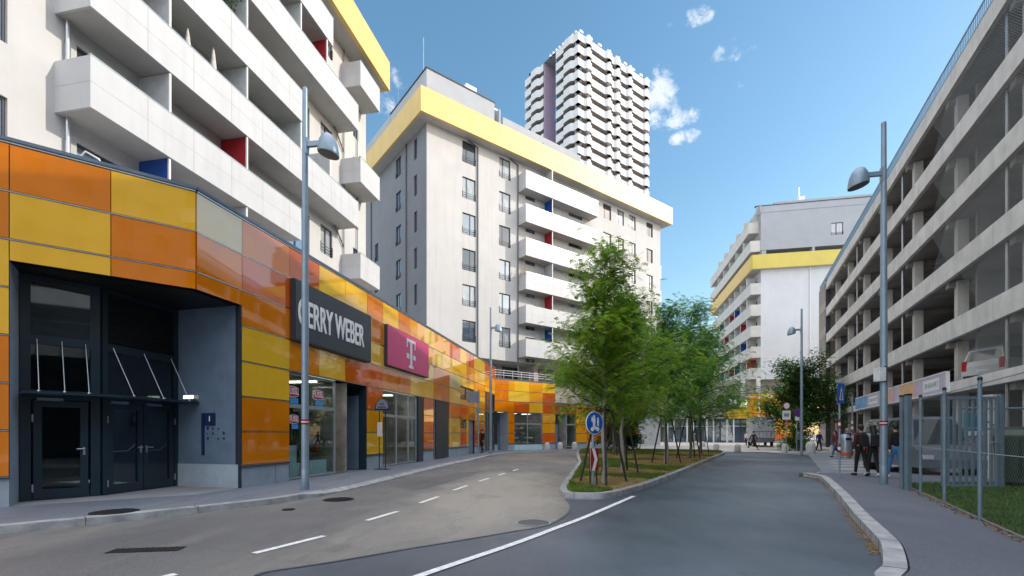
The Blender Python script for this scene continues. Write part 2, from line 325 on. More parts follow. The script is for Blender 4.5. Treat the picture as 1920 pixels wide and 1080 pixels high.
# facade frame: d runs left to right seen from outside, n is outward
class Fac:
    def __init__(s, o, d):
        s.o = Vector((o[0], o[1], 0)); s.d = Vector((d[0], d[1], 0)).normalized(); s.w = Vector((-s.d.y, s.d.x, 0)); s.rz = math.atan2(s.d.y, s.d.x)
    def p(s, a, n, z): return s.o + s.d*a - s.w*n + Vector((0,0,z))
    def s_(s, px, n=0.0):
        k = (px-CX)/F_PX; o = s.o - s.w*n
        return (k*o.y - o.x)/(s.d.x - k*s.d.y)
    def sY(s, Y): return (Y - s.o.y)/s.d.y
    def z_(s, px, py, n=0.0):
        q = s.p(s.s_(px, n), n, 0); return CAMZ + (HY-py)/F_PX*q.y
    def box(s, mb, a0,a1,n0,n1,z0,z1,m):            # n0<n1, n1 is outermost
        P = s.p
        mb.hexa([P(a0,n1,z0),P(a1,n1,z0),P(a1,n0,z0),P(a0,n0,z0),P(a0,n1,z1),P(a1,n1,z1),P(a1,n0,z1),P(a0,n0,z1)], m)
    def wall(s, mb, a0,a1,z0,z1,m,holes=(),n=0.0,depth=.16,rev=None,skip=()):
        xs = sorted({a0,a1}|{h[0] for h in holes if a0<h[0]<a1}|{h[1] for h in holes if a0<h[1]<a1}); zs = sorted({z0,z1}|{h[2] for h in holes if z0<h[2]<z1}|{h[3] for h in holes if z0<h[3]<z1})
        for x0,x1 in zip(xs[:-1],xs[1:]):
            for q0,q1 in zip(zs[:-1],zs[1:]):
                cx,cz = (x0+x1)/2,(q0+q1)/2
                if any(h[0]<cx<h[1] and h[2]<cz<h[3] for h in holes): continue
                mb.face([s.p(x0,n,q0),s.p(x1,n,q0),s.p(x1,n,q1),s.p(x0,n,q1)], m)
        for h in holes:
            r = rev or m; P = s.p; a,b,c,d = h[:4]; k = n-depth
            mb.face([P(a,n,c),P(a,k,c),P(b,k,c),P(b,n,c)], r); mb.face([P(a,n,d),P(b,n,d),P(b,k,d),P(a,k,d)], r)
            if a > a0+.05: mb.face([P(a,n,c),P(a,n,d),P(a,k,d),P(a,k,c)], r)
            if b < a1-.05: mb.face([P(b,n,c),P(b,k,c),P(b,k,d),P(b,n,d)], r)
# window mesh set: local x along wall, y inwards, z up, origin = lower left outer corner of the hole
WM = {}
def win_meshes(wd, h, sashes=2, glass='glass_window', frame='frame_dark', rail=0, split=.5, door=False):
    key = (round(wd,2), round(h,2), sashes, glass, frame, rail, split)
    if key in WM: return WM[key]
    g = MB(); y = .12; g.box(.03, wd-.03, y, y+.02, .03, h-.03, glass)
    f = MB(); t = .06
    f.box(0,wd,y-.04,y+.05,0,t,frame); f.box(0,wd,y-.04,y+.05,h-t,h,frame); f.box(0,t,y-.037,y+.05,t,h-t,frame); f.box(wd-t,wd,y-.037,y+.05,t,h-t,frame)
    if sashes >= 2:
        for k in range(1, sashes):
            x = wd*split if sashes == 2 else wd*k/sashes
            f.box(x-.045,x+.045,y-.035,y+.05,t,h-t,frame)
    kids = [('frame', f.mesh('frame'))]
    if rail:
        r = MB()
        for k in range(rail): r.box(-.02,wd+.02,-.035,-.01,.12+.17*k,.155+.17*k,frame)
        for x in (0., wd-.03): r.box(x,x+.03,-.03,.1,.08,.12+.17*rail,frame)
        kids.append(('railing', r.mesh('railing')))
    WM[key] = (g.mesh('window'), kids); return WM[key]
def put_win(F, parent, a0, a1, z0, z1, n=0.0, **kw):
    me, kids = win_meshes(a1-a0, z1-z0, **kw); return place(me, 'window', parent, F.p(a0, n, z0), F.rz, kids)

# ------------------------------------------------------------------ ground and roads
g = MB(); g.face([(-700,-300,-.03),(700,-300,-.03),(700,1200,-.03),(-700,1200,-.03)], 'ground'); struct('ground', g)
def sheet(name, poly, z, m):
    b = MB(); b.face([(x,y,z) for x,y in poly], m); return struct(name, b)
sheet('road', [(-40,-14),(30,-14),(30,60),(-10,60),(-40,20)], 0.0, M_asphD)
KL = [G(-500,1046)[:2], G(-200,1021)[:2], G(0,1002)[:2], G(235,978)[:2], G(480,950)[:2], G(560,938)[:2], G(627,926)[:2], G(742,898)[:2], G(840,873)[:2], G(905,860)[:2], (-.9,34.2),(.5,38.0),(3,40.4),(6,43.0),(8.4,45.4),(9.6,48.5)]
def smooth_line(P, k=6):
    outp = []
    for i in range(len(P)-1):
        p0 = Vector((*P[max(i-1,0)],0)); p1 = Vector((*P[i],0)); p2 = Vector((*P[i+1],0)); p3 = Vector((*P[min(i+2,len(P)-1)],0))
        for j in range(k):
            t = j/k; outp.append(tuple((.5*((2*p1)+(-p0+p2)*t+(2*p0-5*p1+4*p2-p3)*t*t+(-p0+3*p1-3*p2+p3)*t**3))[:2]))
    outp.append(tuple(P[-1])); return outp
KLs = smooth_line(KL)
ol = [G(480,1080)[:2], G(505,1072)[:2], G(605,1057)[:2], G(705,1040)[:2], G(780,1027)[:2], G(855,1015)[:2], G(960,997)[:2], G(1022,986)[:2], G(1060,967)[:2], G(1070,950)[:2], G(1060,936)[:2]]
def jag(P, amp=.03, seg=.15):
    rr = random.Random(3); o = []
    for a, b in zip(P[:-1], P[1:]):
        n = max(1, int(math.dist(a,b)/seg))
        for i in range(n):
            t = i/n; o.append((a[0]+(b[0]-a[0])*t+rr.uniform(-amp,amp), a[1]+(b[1]-a[1])*t+rr.uniform(-amp,amp)))
    return o+[P[-1]]
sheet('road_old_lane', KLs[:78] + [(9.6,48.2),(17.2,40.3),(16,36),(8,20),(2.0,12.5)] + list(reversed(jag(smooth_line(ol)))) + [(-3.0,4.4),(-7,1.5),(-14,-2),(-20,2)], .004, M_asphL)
# tar seam along the patch edge
def ribbon(name, P, wid, z, m, kind=True):
    b = MB(); P = [Vector((*p,0)) for p in P]; Lf=[]; Rt=[]
    for i,p in enumerate(P):
        d = (P[min(i+1,len(P)-1)]-P[max(i-1,0)]).normalized(); q = Vector((-d.y,d.x,0)); wv = wid(i/(len(P)-1)) if callable(wid) else wid
        Lf.append(p+q*wv/2); Rt.append(p-q*wv/2)
    for i in range(len(P)-1): b.face([(*Rt[i][:2],z),(*Rt[i+1][:2],z),(*Lf[i+1][:2],z),(*Lf[i][:2],z)], m)
    return struct(name, b)
ribbon('road_tar_seam', smooth_line(ol), .05, .008, 'black' if False else M_asphD)
M_tar = mat('road_tar', (.02,.022,.027), .45, var=.2, scale=20)
M_patch = asphalt('asphalt_patch', (.095,.095,.10), (.13,.128,.128), (.11,.11,.11), .65, .0)
for pts in ([(738,912),(862,886),(905,884),(842,905),(775,921)],):
    sheet('road_patch', jag([G(*p)[:2] for p in pts]+[G(*pts[0])[:2]], .04)[:-1][::-1], .0075, M_patch)
# kerb + pavement left
def kerb(name, P, wid, z0, z1, m='kerb', side=1, joints=1.0, zo=None):
    b = MB(); V = [Vector((*p,0)) for p in P]
    for i in range(len(V)-1):
        def off(k):
            d = (V[min(k+1,len(V)-1)]-V[max(k-1,0)]).normalized(); return Vector((-d.y,d.x,0))*side*wid
        a,c = V[i],V[i+1]; a2,c2 = a+off(i), c+off(i+1)
        za = z1(i) if callable(z1) else z1; zc = z1(i+1) if callable(z1) else z1
        q = [(*a[:2],z0),(*c[:2],z0),(*c2[:2],z0),(*a2[:2],z0)] if side>0 else [(*a2[:2],z0),(*c2[:2],z0),(*c[:2],z0),(*a[:2],z0)]
        oa = zo(i) if zo else za; oc = zo(i+1) if zo else zc
        t = [(*a[:2],oa),(*c[:2],oc),(*c2[:2],zc),(*a2[:2],za)] if side>0 else [(*a2[:2],za),(*c2[:2],zc),(*c[:2],zc),(*a[:2],za)]
        b.hexa(q+t, m)
    return struct(name, b)
def resample(P, step):
    V = [Vector((*p,0)) for p in P]; o = [tuple(V[0][:2])]; acc = 0
    for a,b in zip(V[:-1],V[1:]):
        l = (b-a).length; t = step-acc
        while t <= l: o.append(tuple((a+(b-a)*t/l)[:2])); t += step
        acc = (acc+l)%step
    return o
kerb('kerb_stone', KLs, .26, -.02, .125, zo=lambda i: .125-.09*max(0,min(1,(i-31)/6,(56-i)/6)))
# kerb joints
def joints(name, P, wid, z, side):
    b = MB(); Q = resample(P, 1.6)
    for i in range(1,len(Q)-1):
        a = Vector((*Q[i],0)); d = (Vector((*Q[i+1],0))-Vector((*Q[i-1],0))).normalized(); n = Vector((-d.y,d.x,0))*side
        p0 = a-n*.004; p1 = a+n*wid; e = d*.004
        b.hexa([p0-e,p0+e,p1+e,p1-e]+[v+Vector((0,0,z)) for v in (p0-e,p0+e,p1+e,p1-e)], 'iron')
    return struct(name, b)
joints('kerb_joint', KLs[:30], .222, .132, 1)
DA = Vector((1.302,1,0)).normalized(); DB = Vector((.199,1,0)).normalized()
FB = Fac((-7.215,10.89), DB); FA = Fac((-9.66,9.0), DA); FC = Fac((-1.467,39.8), DA)
pav = [(x-.2*.98, y+.2*.2) for x,y in KLs]
sheet('pavement', pav + [(3.5+6.5,39.8+10.6)] + [(-1.467-.5,39.8+1),(-9.5,11.5),(-10.3,9.6),(-16,5.5),(-22,1)], .118, M_pave)
# island
IS = [G(1085,871)[:2],G(1065,900)[:2],G(1051,921)[:2],G(1053,931)[:2],G(1068,935)[:2],G(1105,936.5)[:2],G(1140,935)[:2],G(1172,928)[:2],G(1220,913)[:2],G(1280,888)[:2],G(1330,865)[:2],G(1357,853)[:2],(16.6,37.6),(16.2,39.2),(13,41),(7.6,43.0),(6.0,41.6),(4.6,34)]
ISs = smooth_line(IS+[IS[0]], 5)
kerb('island_kerb', ISs, .2, -.02, .14, side=1); joints('island_kerb_joint', ISs, .202, .142, 1)
def inset(P, d):
    o = []
    n = len(P)-1
    for i in range(n):
        a = Vector((*P[(i-1)%n],0)); c = Vector((*P[(i+1)%n],0)); t = (c-a).normalized(); o.append((P[i][0]-t.y*d, P[i][1]+t.x*d))
    return o
ISi = inset(ISs, .19)
sheet('island_soil', ISi, .125, 'grass_soil')
# right pavement, plaza
KR = [(9,-9),(5.0,-4),(3.1,0),(3.0,2.6),G(1652,1120)[:2],G(1656,1080)[:2],G(1652,1040)[:2],G(1635,1015)[:2],G(1600,975)[:2],G(1572,937)[:2],G(1541,903)[:2],(10.15,16.0),(10.3,16.9)]
KRs = smooth_line(KR)
kerb('kerb_stone_right', KRs, .2, -.02, .14, side=-1); joints('kerb_joint_right', KRs, .202, .142, -1)
kr_in = [(x+.2, y-.1) for x,y in KRs]
sheet('pavement_right', kr_in + [(10.5,16.95),(30,17.5),(30,-9)], .12, M_paveR)
b = MB(); b.hexa([(10.15,16.88,-.02),(30,17.48,-.02),(30,18.1,-.02),(10.75,17.6,-.02),(10.15,16.88,.117),(30,17.48,.117),(30,18.1,.036),(10.75,17.6,.036)], M_paveR); struct('pavement_ramp', b)
pz = MB(); pz.face([(x,y,.03) for x,y in [(9.6,48.2),(17.2,40.3),(20.8,39.2),(20.3,32.7),(12.25,18.9),(10.1,16.6),(60,16.6),(75,48.2)]], M_plaza)
pz.face([(-60,48.2,.03),(110,48.2,.03),(110,72,.52),(-60,72,.52)], M_plaza); pz.face([(-60,72,.52),(110,72,.52),(110,160,.52),(-60,160,.52)], M_plaza); struct('plaza', pz)
sheet('crossing_paving', [(12.25,18.9),(10.9,17.2),(40,17.2),(40,38),(21,38.2),(20.3,32.7)], .034, M_pave)
for k in range(9):
    y = 17.9+k*1.05; x0 = 11.2+(y-17)*.62; ribbon('crossing_stripe', [(x0+.5,y),(x0+7,y)], .42, .038, M_plaza) if k%2==0 else None
# road lines
ribbon('road_edge_line', smooth_line([G(700,1115)[:2],G(790,1080)[:2],G(960,1022)[:2],G(1040,992)[:2],G(1105,967)[:2],G(1188,931)[:2]]), .11, .012, 'road_white')
for a,b_ in (((476,1039),(608,1006)),((688,977),(745,960)),((787,944),(822,932)),((850,920),(876,911)),((898,903),(917,897)),((934,891.5),(947,887.5)),((962,883),(972,880)),((150,1120),(330,1078))):
    ribbon('road_centre_dash', [G(*a)[:2], G(*b_)[:2]], .11, .012, 'road_white')
# ------------------------------------------------------------------ shopping arcade
TOP = 7.02; ROWS = [7.02,6.11,5.20,4.29,3.38,2.47,1.57,.69]
mall = thing('shopping_arcade', 'low shopping arcade clad in glossy orange and yellow panels along the left street', 'shopping arcade', (-7.2,12,0), world=True)
clad = MB(); trim = MB(); back = MB(); plin = MB()
host = mall
def cladding(F, bounds, rows, colfn, holes, plinth_holes=None, pl=True):
    """holes: (s0,s1,z0,z1)"""
    rr = random.Random(11)
    xs = sorted(bounds)
    for ci,(a0,a1) in enumerate(zip(xs[:-1],xs[1:])):
        for ri,(t,bt) in enumerate(zip(rows[:-1],rows[1:])):
            segs = [(bt,t)]
            for h in holes:
                if h[0] < (a0+a1)/2 < h[1]:
                    ns = []
                    for (q0,q1) in segs:
                        if h[3] <= q0 or h[2] >= q1: ns.append((q0,q1)); continue
                        if h[3] < q1: ns.append((h[3],q1))
                        if h[2] > q0: ns.append((q0,h[2]))
                    segs = ns
            for q0,q1 in segs:
                if q1-q0 < .08: continue
                k = colfn(ri,ci,(a0+a1)/2); e = rr.uniform(-.0025,.0025); e2 = rr.uniform(-.0025,.0025); gp = .007
                u = .022 if abs(q0-bt) < 1e-6 else .004; v = .022 if abs(q1-t) < 1e-6 else .004
                P = F.p; n = .03
                mm = PAN[k]
                clad.hexa([P(a0+gp,n+e,q0+u),P(a1-gp,n-e,q0+u),P(a1-gp,-.02,q0+u),P(a0+gp,-.02,q0+u),P(a0+gp,n+e+e2,q1-v),P(a1-gp,n-e+e2,q1-v),P(a1-gp,-.02,q1-v),P(a0+gp,-.02,q1-v)], mm)
    for t in rows[1:]:
        segs = [(xs[0],xs[-1])]
        for h in holes:
            if h[2]-.01 < t < h[3]-.01:
                ns=[]
                for s0,s1 in segs:
                    if h[1]<=s0 or h[0]>=s1: ns.append((s0,s1)); continue
                    if h[0]>s0: ns.append((s0,h[0]))
                    if h[1]<s1: ns.append((h[1],s1))
                segs = ns
        for s0,s1 in segs:
            if s1-s0 > .05:
                F.box(trim, s0,s1,-.02,.038,t-.015,t+.010,'rail_alu'); F.box(trim, s0,s1,-.02,.026,t-.021,t-.0152,'panel_back')
    F.wall(back, xs[0], xs[-1], .12, rows[0]-.02, 'panel_back', holes, n=-.03, depth=.12)
    if pl:
        segs = [(xs[0],xs[-1])]
        for h in holes:
            if h[2] < .3:
                ns=[]
                for s0,s1 in segs:
                    if h[1]<=s0 or h[0]>=s1: ns.append((s0,s1)); continue
                    if h[0]>s0: ns.append((s0,h[0]))
                    if h[1]<s1: ns.append((h[1],s1))
                segs = ns
        for s0,s1 in segs:
            plin = MB(); n = 1
            for i in range(n):
                F.box(plin, s0+(s1-s0)*i/n+.004, s0+(s1-s0)*(i+1)/n-.004, -.05, .012, .10, .655, 'plinth')
            F.box(plin, s0, s1, -.04, .06, .655, .685, 'frame_dark')
            jx = s0+1.3
            while jx < s1-.4: F.box(plin, jx, jx+.012, .012, .015, .12, .65, 'frame_dark'); jx += 1.3
            plin.build('plinth', host)
    F.box(trim, xs[0], xs[-1], -.3, .05, rows[0]-.005, rows[0]+.03, 'rail_alu'); F.box(trim, xs[0]-.02, xs[-1]+.02, -.35, .075, rows[0]+.032, rows[0]+.10, 'coping')
# section A
A18, AEND = FA.s_(18), FA.s_(366.9)
A208 = FA.s_(208)
colsA = {0:'OOOOOO',}
tabA = [['O','O','O','Y'],['O','O','Y','O'],['Y','Y','Y','O'],['Y','Y','Y','O'],['O','O','O','O'],['O','O','O','O'],['O','O','O','O']]
cladding(FA, [-7,-3.2,-1.4,A18,A208,AEND], ROWS, lambda r,c,s: ['O','Y','O','O','Y'][c] if r==0 else (['Y','O','O','Y','O'][c] if r==1 else (['O','Y','Y','Y','O'][c] if r==2 else ['Y','O','Y','Y','O'][c] if r==3 else 'O')), [(A18,AEND,.0,4.80)])
# section B
SB = FB.s_
bpx = [367.1,452,541,597,646,687,717,746,768,794,812,842,862,878,890,908]
bB = [SB(p) for p in bpx]; send = FB.sY(39.8)
bB += [send]
holesB = [(SB(367.1)-.01,SB(451),.0,4.80),(SB(541),SB(686.9),.0,3.38),(SB(717),SB(793.5),.0,3.38),(SB(812),SB(842),.0,3.38),(SB(862.4),SB(874),1.8,2.47),(SB(878),SB(890),.0,2.47),(SB(862.4),SB(888),3.75,4.6),(SB(908.5),SB(929.3),.0,4.8)]
bB = sorted(set(bB+[SB(862.4),SB(874),SB(888),SB(908.5),SB(929.3)]) - {SB(862),SB(908)})
rb = random.Random(5)
tB = {0:['P','O','D','Y','Y','O','Y','O','A','L','A','D','Y','O'],1:['O','D','D','Y','Y','O','Y','L','Y','A','L','Y','Y','O'],2:['O','O','O','O','O','Y','Y','A','Y','L','O','P','L','A'],  # first P cell: a yellow panel with its reflection painted in as cream
      3:['O','Y','O','Y','D','D','O','O','Y','Y','O','Y','Y','Y'],4:['O','Y','Y','Y','Y','D','O','O','D','D','O','O','D','O'],5:['O','O','O','O','O','A','O','O','O','D','Y','Y','D','Y'],6:['O','O','O','O','O','Y','Y','O','D','D','Y','Y','D','Y']}
rndB = {}
def colB(r,c,s):
    if c < 14: return tB[r][c]
    return rndB.setdefault((r,c), rb.choice('YOALDAYO' if r<4 else 'YOYDO'))
cladding(FB, bB, ROWS, colB, holesB)
# section C
SC = FC.s_
cpx = [931.5,953,964,992,1017,1041]
bC = [SC(p) for p in cpx]; cend = 20.0
holesC = [(SC(933),SC(953),.0,3.38),(SC(964),SC(1017),.0,3.38),(SC(1041),SC(1080),.0,3.38)]
bCu = [0.0]+bC[1:]
tC = {1:'OOYAY',2:'OLAAD',3:'OODYD'}
cladding(FC, bCu, ROWS[1:], lambda r,c,s: {0:'OAYAY',1:'OLLAD',2:'OODYD',3:'OODOA',4:'OODOA',5:'OOYOD'}.get(r,'OOOOO')[min(c,4)], holesC)
bC2 = [SC(1041),SC(1063),SC(1080),SC(1100),SC(1125),SC(1150),SC(1175),SC(1196)]
cladding(FC, bC2, ROWS[3:], lambda r,c,s: 'DDAODYOYA'[(r*3+c)%9], holesC)
FC.box(back, SC(1041), SC(1041)+.05, -6, -.03, 3.4, 6.05, 'render_white')
clad.build('cladding', mall); trim.build('trim_rail', mall); back.build('wall', mall)
# roofs
rf = MB()
rf.face([FA.p(-7,-.3,6.9),FA.p(AEND,-.3,6.9),FB.p(send-1,-.3,6.9),(-12,44,6.9),(-40,40,6.9),(-30,0,6.9)], 'roof_grey')
rf.face([FC.p(0,-.3,6.0),FC.p(SC(1041),-.3,6.0),FC.p(SC(1041),-8,6.0),FC.p(-2,-8,6.0)], 'roof_grey')
rf.face([FC.p(SC(1041),-.3,4.2),FC.p(SC(1196),-.3,4.2),FC.p(SC(1196),-8,4.2),FC.p(SC(1041),-8,4.2)], 'roof_grey')
FB.box(rf, send-.25, send, -8, -.031, 5.5, 7.0, 'roof_grey')
FC.box(rf, SC(1041), SC(1196), -8, -7.8, 0, 7.5, 'render_white')
rf.build('roof', mall)
# entrance recess
rec = MB()
P1 = Vector((*G(36,941,.12)[:2],0)); P2 = Vector((*G(187,929.5,.12)[:2],0)); P3 = Vector((*G(331,911,.12)[:2],0)); P4 = FB.p(SB(451),0,0)
gA = Fac(P1[:2], (P2-P1)[:2]); gB = Fac(P2[:2], (P3-P2)[:2]); lenA = (P2-P1).length; lenB = (P3-P2).length; dB3 = (P3-P2).normalized()
ZS = 4.8
rec.face([FA.p(A18,0,.1),P1+Vector((0,0,.1)),P1+Vector((0,0,ZS)),FA.p(A18,0,ZS)], 'recess_light')          # left reveal
e3 = P3.copy()
rec.face([e3+Vector((0,0,.1)),FB.p(SB(451),.02,.1),FB.p(SB(451),.02,ZS),e3+Vector((0,0,ZS))], 'recess_wall')
rec.face([e3+Vector((.005,-.02,.1)),FB.p(SB(451)-.02,.025,.1),FB.p(SB(451)-.02,.025,.72),e3+Vector((.005,-.02,.72))], 'recess_light')
FB.box(rec, SB(451)-.03, SB(451), -.05, .03, .1, ZS, 'door_frame')
rec.face([FA.p(A18,-.02,ZS),P1+Vector((0,0,ZS)),P2+Vector((0,0,ZS)),e3+Vector((0,0,ZS)),FB.p(SB(451),-.02,ZS),FA.p(AEND,-.02,ZS)], 'louvre')
rec.face([FA.p(A18,-.01,.121),FA.p(AEND,-.01,.121),FB.p(SB(451),-.01,.121),e3+Vector((0,0,.121)),P2+Vector((0,0,.121)),P1+Vector((0,0,.121))], 'concrete_int')
rec.build('entrance_recess', mall)
# glazing frames
fr = MB(); lv = MB()
def vbar(F,a,w_,z0,z1,mb=fr,m='door_frame',n0=-.06,n1=.06): F.box(mb,a-w_/2,a+w_/2,n0,n1,z0,z1,m)
for a in (.08, lenA-.08): vbar(gA,a,.16,.12,ZS-.01)
for z0,z1 in ((2.22,2.42),(3.38,3.56),(ZS-.12,ZS-.01)):
    gA.box(fr,.16,lenA-.16,-.055,.055,z0,z1,'door_frame'); gB.box(fr,.1,lenB-.08,-.055,.055,z0,z1,'door_frame')
for a in (.08,lenB-.05): vbar(gB,a,.12,.12,ZS-.01)
fr.build('curtain_wall_frame', mall)
for i in range(26):
    z = 3.6+i*.045; gB.box(lv,.15,lenB-.1,-.05,.0+.02*(i%2),z,z+.03,'louvre')
gB.box(lv,.15,lenB-.1,-.08,-.052,3.57,4.7,'black')
lv.build('louvre', mall)
ug = MB(); gA.box(ug,.16,lenA-.16,-.01,.01,3.56,ZS-.12,'glass_dark'); gA.box(ug,.16,lenA-.16,-.01,.01,2.42,3.38,'door_glass'); gB.box(ug,.14,lenB-.1,-.01,.01,2.42,3.38,'door_glass'); ug.build('upper_glazing', mall)
# doors
def door(F,a0,a1,z1,name='entrance_door',bar=True,hl=True):
    f = MB(); t=.13
    F.box(f,a0,a0+t,-.04,.04,.14,z1,'door_frame'); F.box(f,a1-t,a1,-.04,.04,.14,z1,'door_frame'); F.box(f,a0+t,a1-t,-.04,.04,z1-t,z1,'door_frame'); F.box(f,a0+t,a1-t,-.04,.04,.14,.14+.2,'door_frame')
    o = f.build(name, mall)
    g2 = MB(); F.box(g2,a0+t,a1-t,-.008,.008,.34,z1-t,'door_glass'); g2.build('pane', o)
    h = MB(); x = a1-.07 if hl else a0+.07
    h.tube([F.p(x,.04,1.18),F.p(x,.1,1.18),F.p(x-(.13 if hl else -.13),.1,1.18)],.013,'steel'); F.box(h,x-.02,x+.02,.04,.05,1.05,1.22,'steel'); h.build('handle', o)
    if bar:
        p = MB(); p.tube([F.p(a0+t,-.05,1.12),F.p(a0+t+.1,-.1,1.1),F.p(a1-t-.15,-.1,1.1),F.p(a1-t,-.05,1.25)],.018,'frame_alu'); p.build('push_bar', o)
    hg = MB()
    for z in (.3,1.75): 
        xx = a0-.015 if hl else a1+.015
        F.box(hg,xx-.012,xx+.012,.04,.065,z,z+.16,'steel')
    hg.build('hinge', o)
    c = MB(); F.box(c,a0+.05,a0+.45,.04,.10,z1+.0,z1+.06,'galv'); c.build('door_closer', o)
door(gA,.2,lenA-.2,2.2,bar=False)
m_ = (lenB-.1+.14)/2; door(gB,.15,m_-.01,2.2); door(gB,m_+.01,lenB-.12,2.2,hl=False)
# canopy with tension rods
cp = MB(); n1 = .75
pc = gA.p(lenA,0,0); q0=gA.p(0,n1,2.30); q2=gB.p(lenB,n1+.0,2.30)
import mathutils
qm = P2+ (gA.p(0,n1,0)-gA.p(0,0,0)); 
ix = mathutils.geometry.intersect_line_line(gA.p(0,n1,2.3),gA.p(9,n1,2.3),gB.p(0,n1,2.3),gB.p(9,n1,2.3))[0]
for (a,b_,c_,d_) in ((gA.p(0,.06,2.3),gA.p(lenA,.06,2.3),ix,q0),(gB.p(0,.06,2.3),gB.p(lenB,.06,2.3),q2,ix)):
    u = Vector((0,0,.05)); cp.hexa([d_,c_,b_,a,d_+u,c_+u,b_+u,a+u], 'door_frame')
co = cp.build('canopy', mall)
rd = MB()
for a in (.25,lenA*.5,lenA-.25):
    rd.tube([gA.p(a,.07,3.47),gA.p(a-.02,n1-.15,2.36)],.008,'frame_alu',6); rd.lathe(gA.p(a-.02,n1-.15,2.35),[(.03,0),(.03,.03)],'steel',8); rd.build('tension_rod', co); rd = MB()
for a in (.25,lenB*.5,lenB-.25):
    rd.tube([gB.p(a,.07,3.47),gB.p(a+.02,n1-.15,2.36)],.008,'frame_alu',6); rd.lathe(gB.p(a+.02,n1-.15,2.35),[(.03,0),(.03,.03)],'steel',8); rd.build('tension_rod', co); rd = MB()
wl = MB()
def onwall(t,n,z): 
    return e3+(P4-e3)*t+Vector((-.0,0,z)) + (Vector(((P4-e3).y,-(P4-e3).x,0)).normalized()*n)
dwx = (P4-e3).normalized(); dwn = Vector((dwx.y,-dwx.x,0))
FW = Fac(e3[:2], dwx)
FW.box(wl,.35,.72,.0,.12,2.42,2.52,'white_plain')
ob = wl.build('wall_light', mall)
for i in range(4): 
    q = MB(); 
lw = MB(); mat('lamp_glow',(.9,.95,.85),.3,emit=((.9,1.,.85),2.2))
for i in range(5): FW.box(lw,.38+.065*i,.425+.065*i,.12,.125,2.43,2.51,'lamp_glow')
lw.build('lamp_lens', ob)
# interior behind the entrance
it = MB(); wq = MT['shop_wall']
it.face([P1+Vector((0,0,.13)),P2+Vector((0,0,.13)),e3+Vector((0,0,.13)),e3+Vector((-6,1.2,.13)),P1+Vector((-5,3.5,.13))],'concrete_int')
it.face([P1+Vector((-3.5,3.6,.1)),e3+Vector((-4,2,.1)),e3+Vector((-4,2,5)),P1+Vector((-3.5,3.6,5))],'recess_wall')
it.face([P1+Vector((-.05,.05,.1)),P1+Vector((-3.5,3.6,.1)),P1+Vector((-3.5,3.6,5)),P1+Vector((-.05,.05,5))],'shop_wall')
it.face([e3+Vector((-.05,.05,.1)),e3+Vector((-4,2,.1)),e3+Vector((-4,2,5)),e3+Vector((-.05,.05,5))],'recess_wall')
it.face([P1+Vector((0,.05,4.9)),e3+Vector((0,.05,4.9)),e3+Vector((-4,2,4.9)),P1+Vector((-3.5,3.6,4.9))],'louvre')
it.build('interior', mall)
# shop interiors and windows
def shop(F, s0, s1, zt, depth=3.5, mats=('shop_floor','shop_wall')):
    b = MB(); P = F.p
    b.face([P(s0,-.1,.14),P(s1,-.1,.14),P(s1,-depth,.14),P(s0,-depth,.14)], mats[0]); b.face([P(s0,-depth,.1),P(s1,-depth,.1),P(s1,-depth,zt),P(s0,-depth,zt)], mats[1])
    b.face([P(s0,-.1,.1),P(s0,-depth,.1),P(s0,-depth,zt),P(s0,-.1,zt)], mats[1]); b.face([P(s1,-.1,.1),P(s1,-depth,.1),P(s1,-depth,zt),P(s1,-.1,zt)], mats[1])
    b.face([P(s0,-.1,zt),P(s1,-.1,zt),P(s1,-depth,zt),P(s0,-depth,zt)], 'shop_wall'); o = b.build('shop_interior', mall)
    mat('shop_lamp', (.9,.85,.75), .4, emit=((1,.9,.75), 4.0))
    k = s0+.8
    while k < s1-.5:
        q = MB(); F.box(q,k-.07,k+.07,-depth*.75,-.7,zt-.06,zt-.02,'shop_lamp'); q.build('ceiling_lamp', mall); k += 1.6
    return o
def shopwin(F, s0, s1, z0, z1, mull=(), trans=None, n=-.1, frame='frame_alu', glass='shop_glass'):
    gg = MB(); F.box(gg,s0+.03,s1-.03,n-.01,n+.01,z0+.03,z1-.03,glass); o = gg.build('shop_window', mall)
    f = MB(); t=.06
    F.box(f,s0,s1,n-.04,n+.04,z0,z0+t,frame); F.box(f,s0,s1,n-.04,n+.04,z1-t,z1,frame); F.box(f,s0,s0+t,n-.038,n+.038,z0+t,z1-t,frame); F.box(f,s1-t,s1,n-.038,n+.038,z0+t,z1-t,frame)
    for m in mull: F.box(f,m-.04,m+.04,n-.036,n+.042,z0+t,z1-t,frame)
    if trans: F.box(f,s0+t,s1-t,n-.036,n+.046,trans-.06,trans+.06,frame)
    f.build('frame', o); return o
w1 = shopwin(FB, SB(541), SB(632), .14, 3.34, [SB(575)], 2.35)
shop(FB, SB(541), SB(655), 3.36, 2.8)
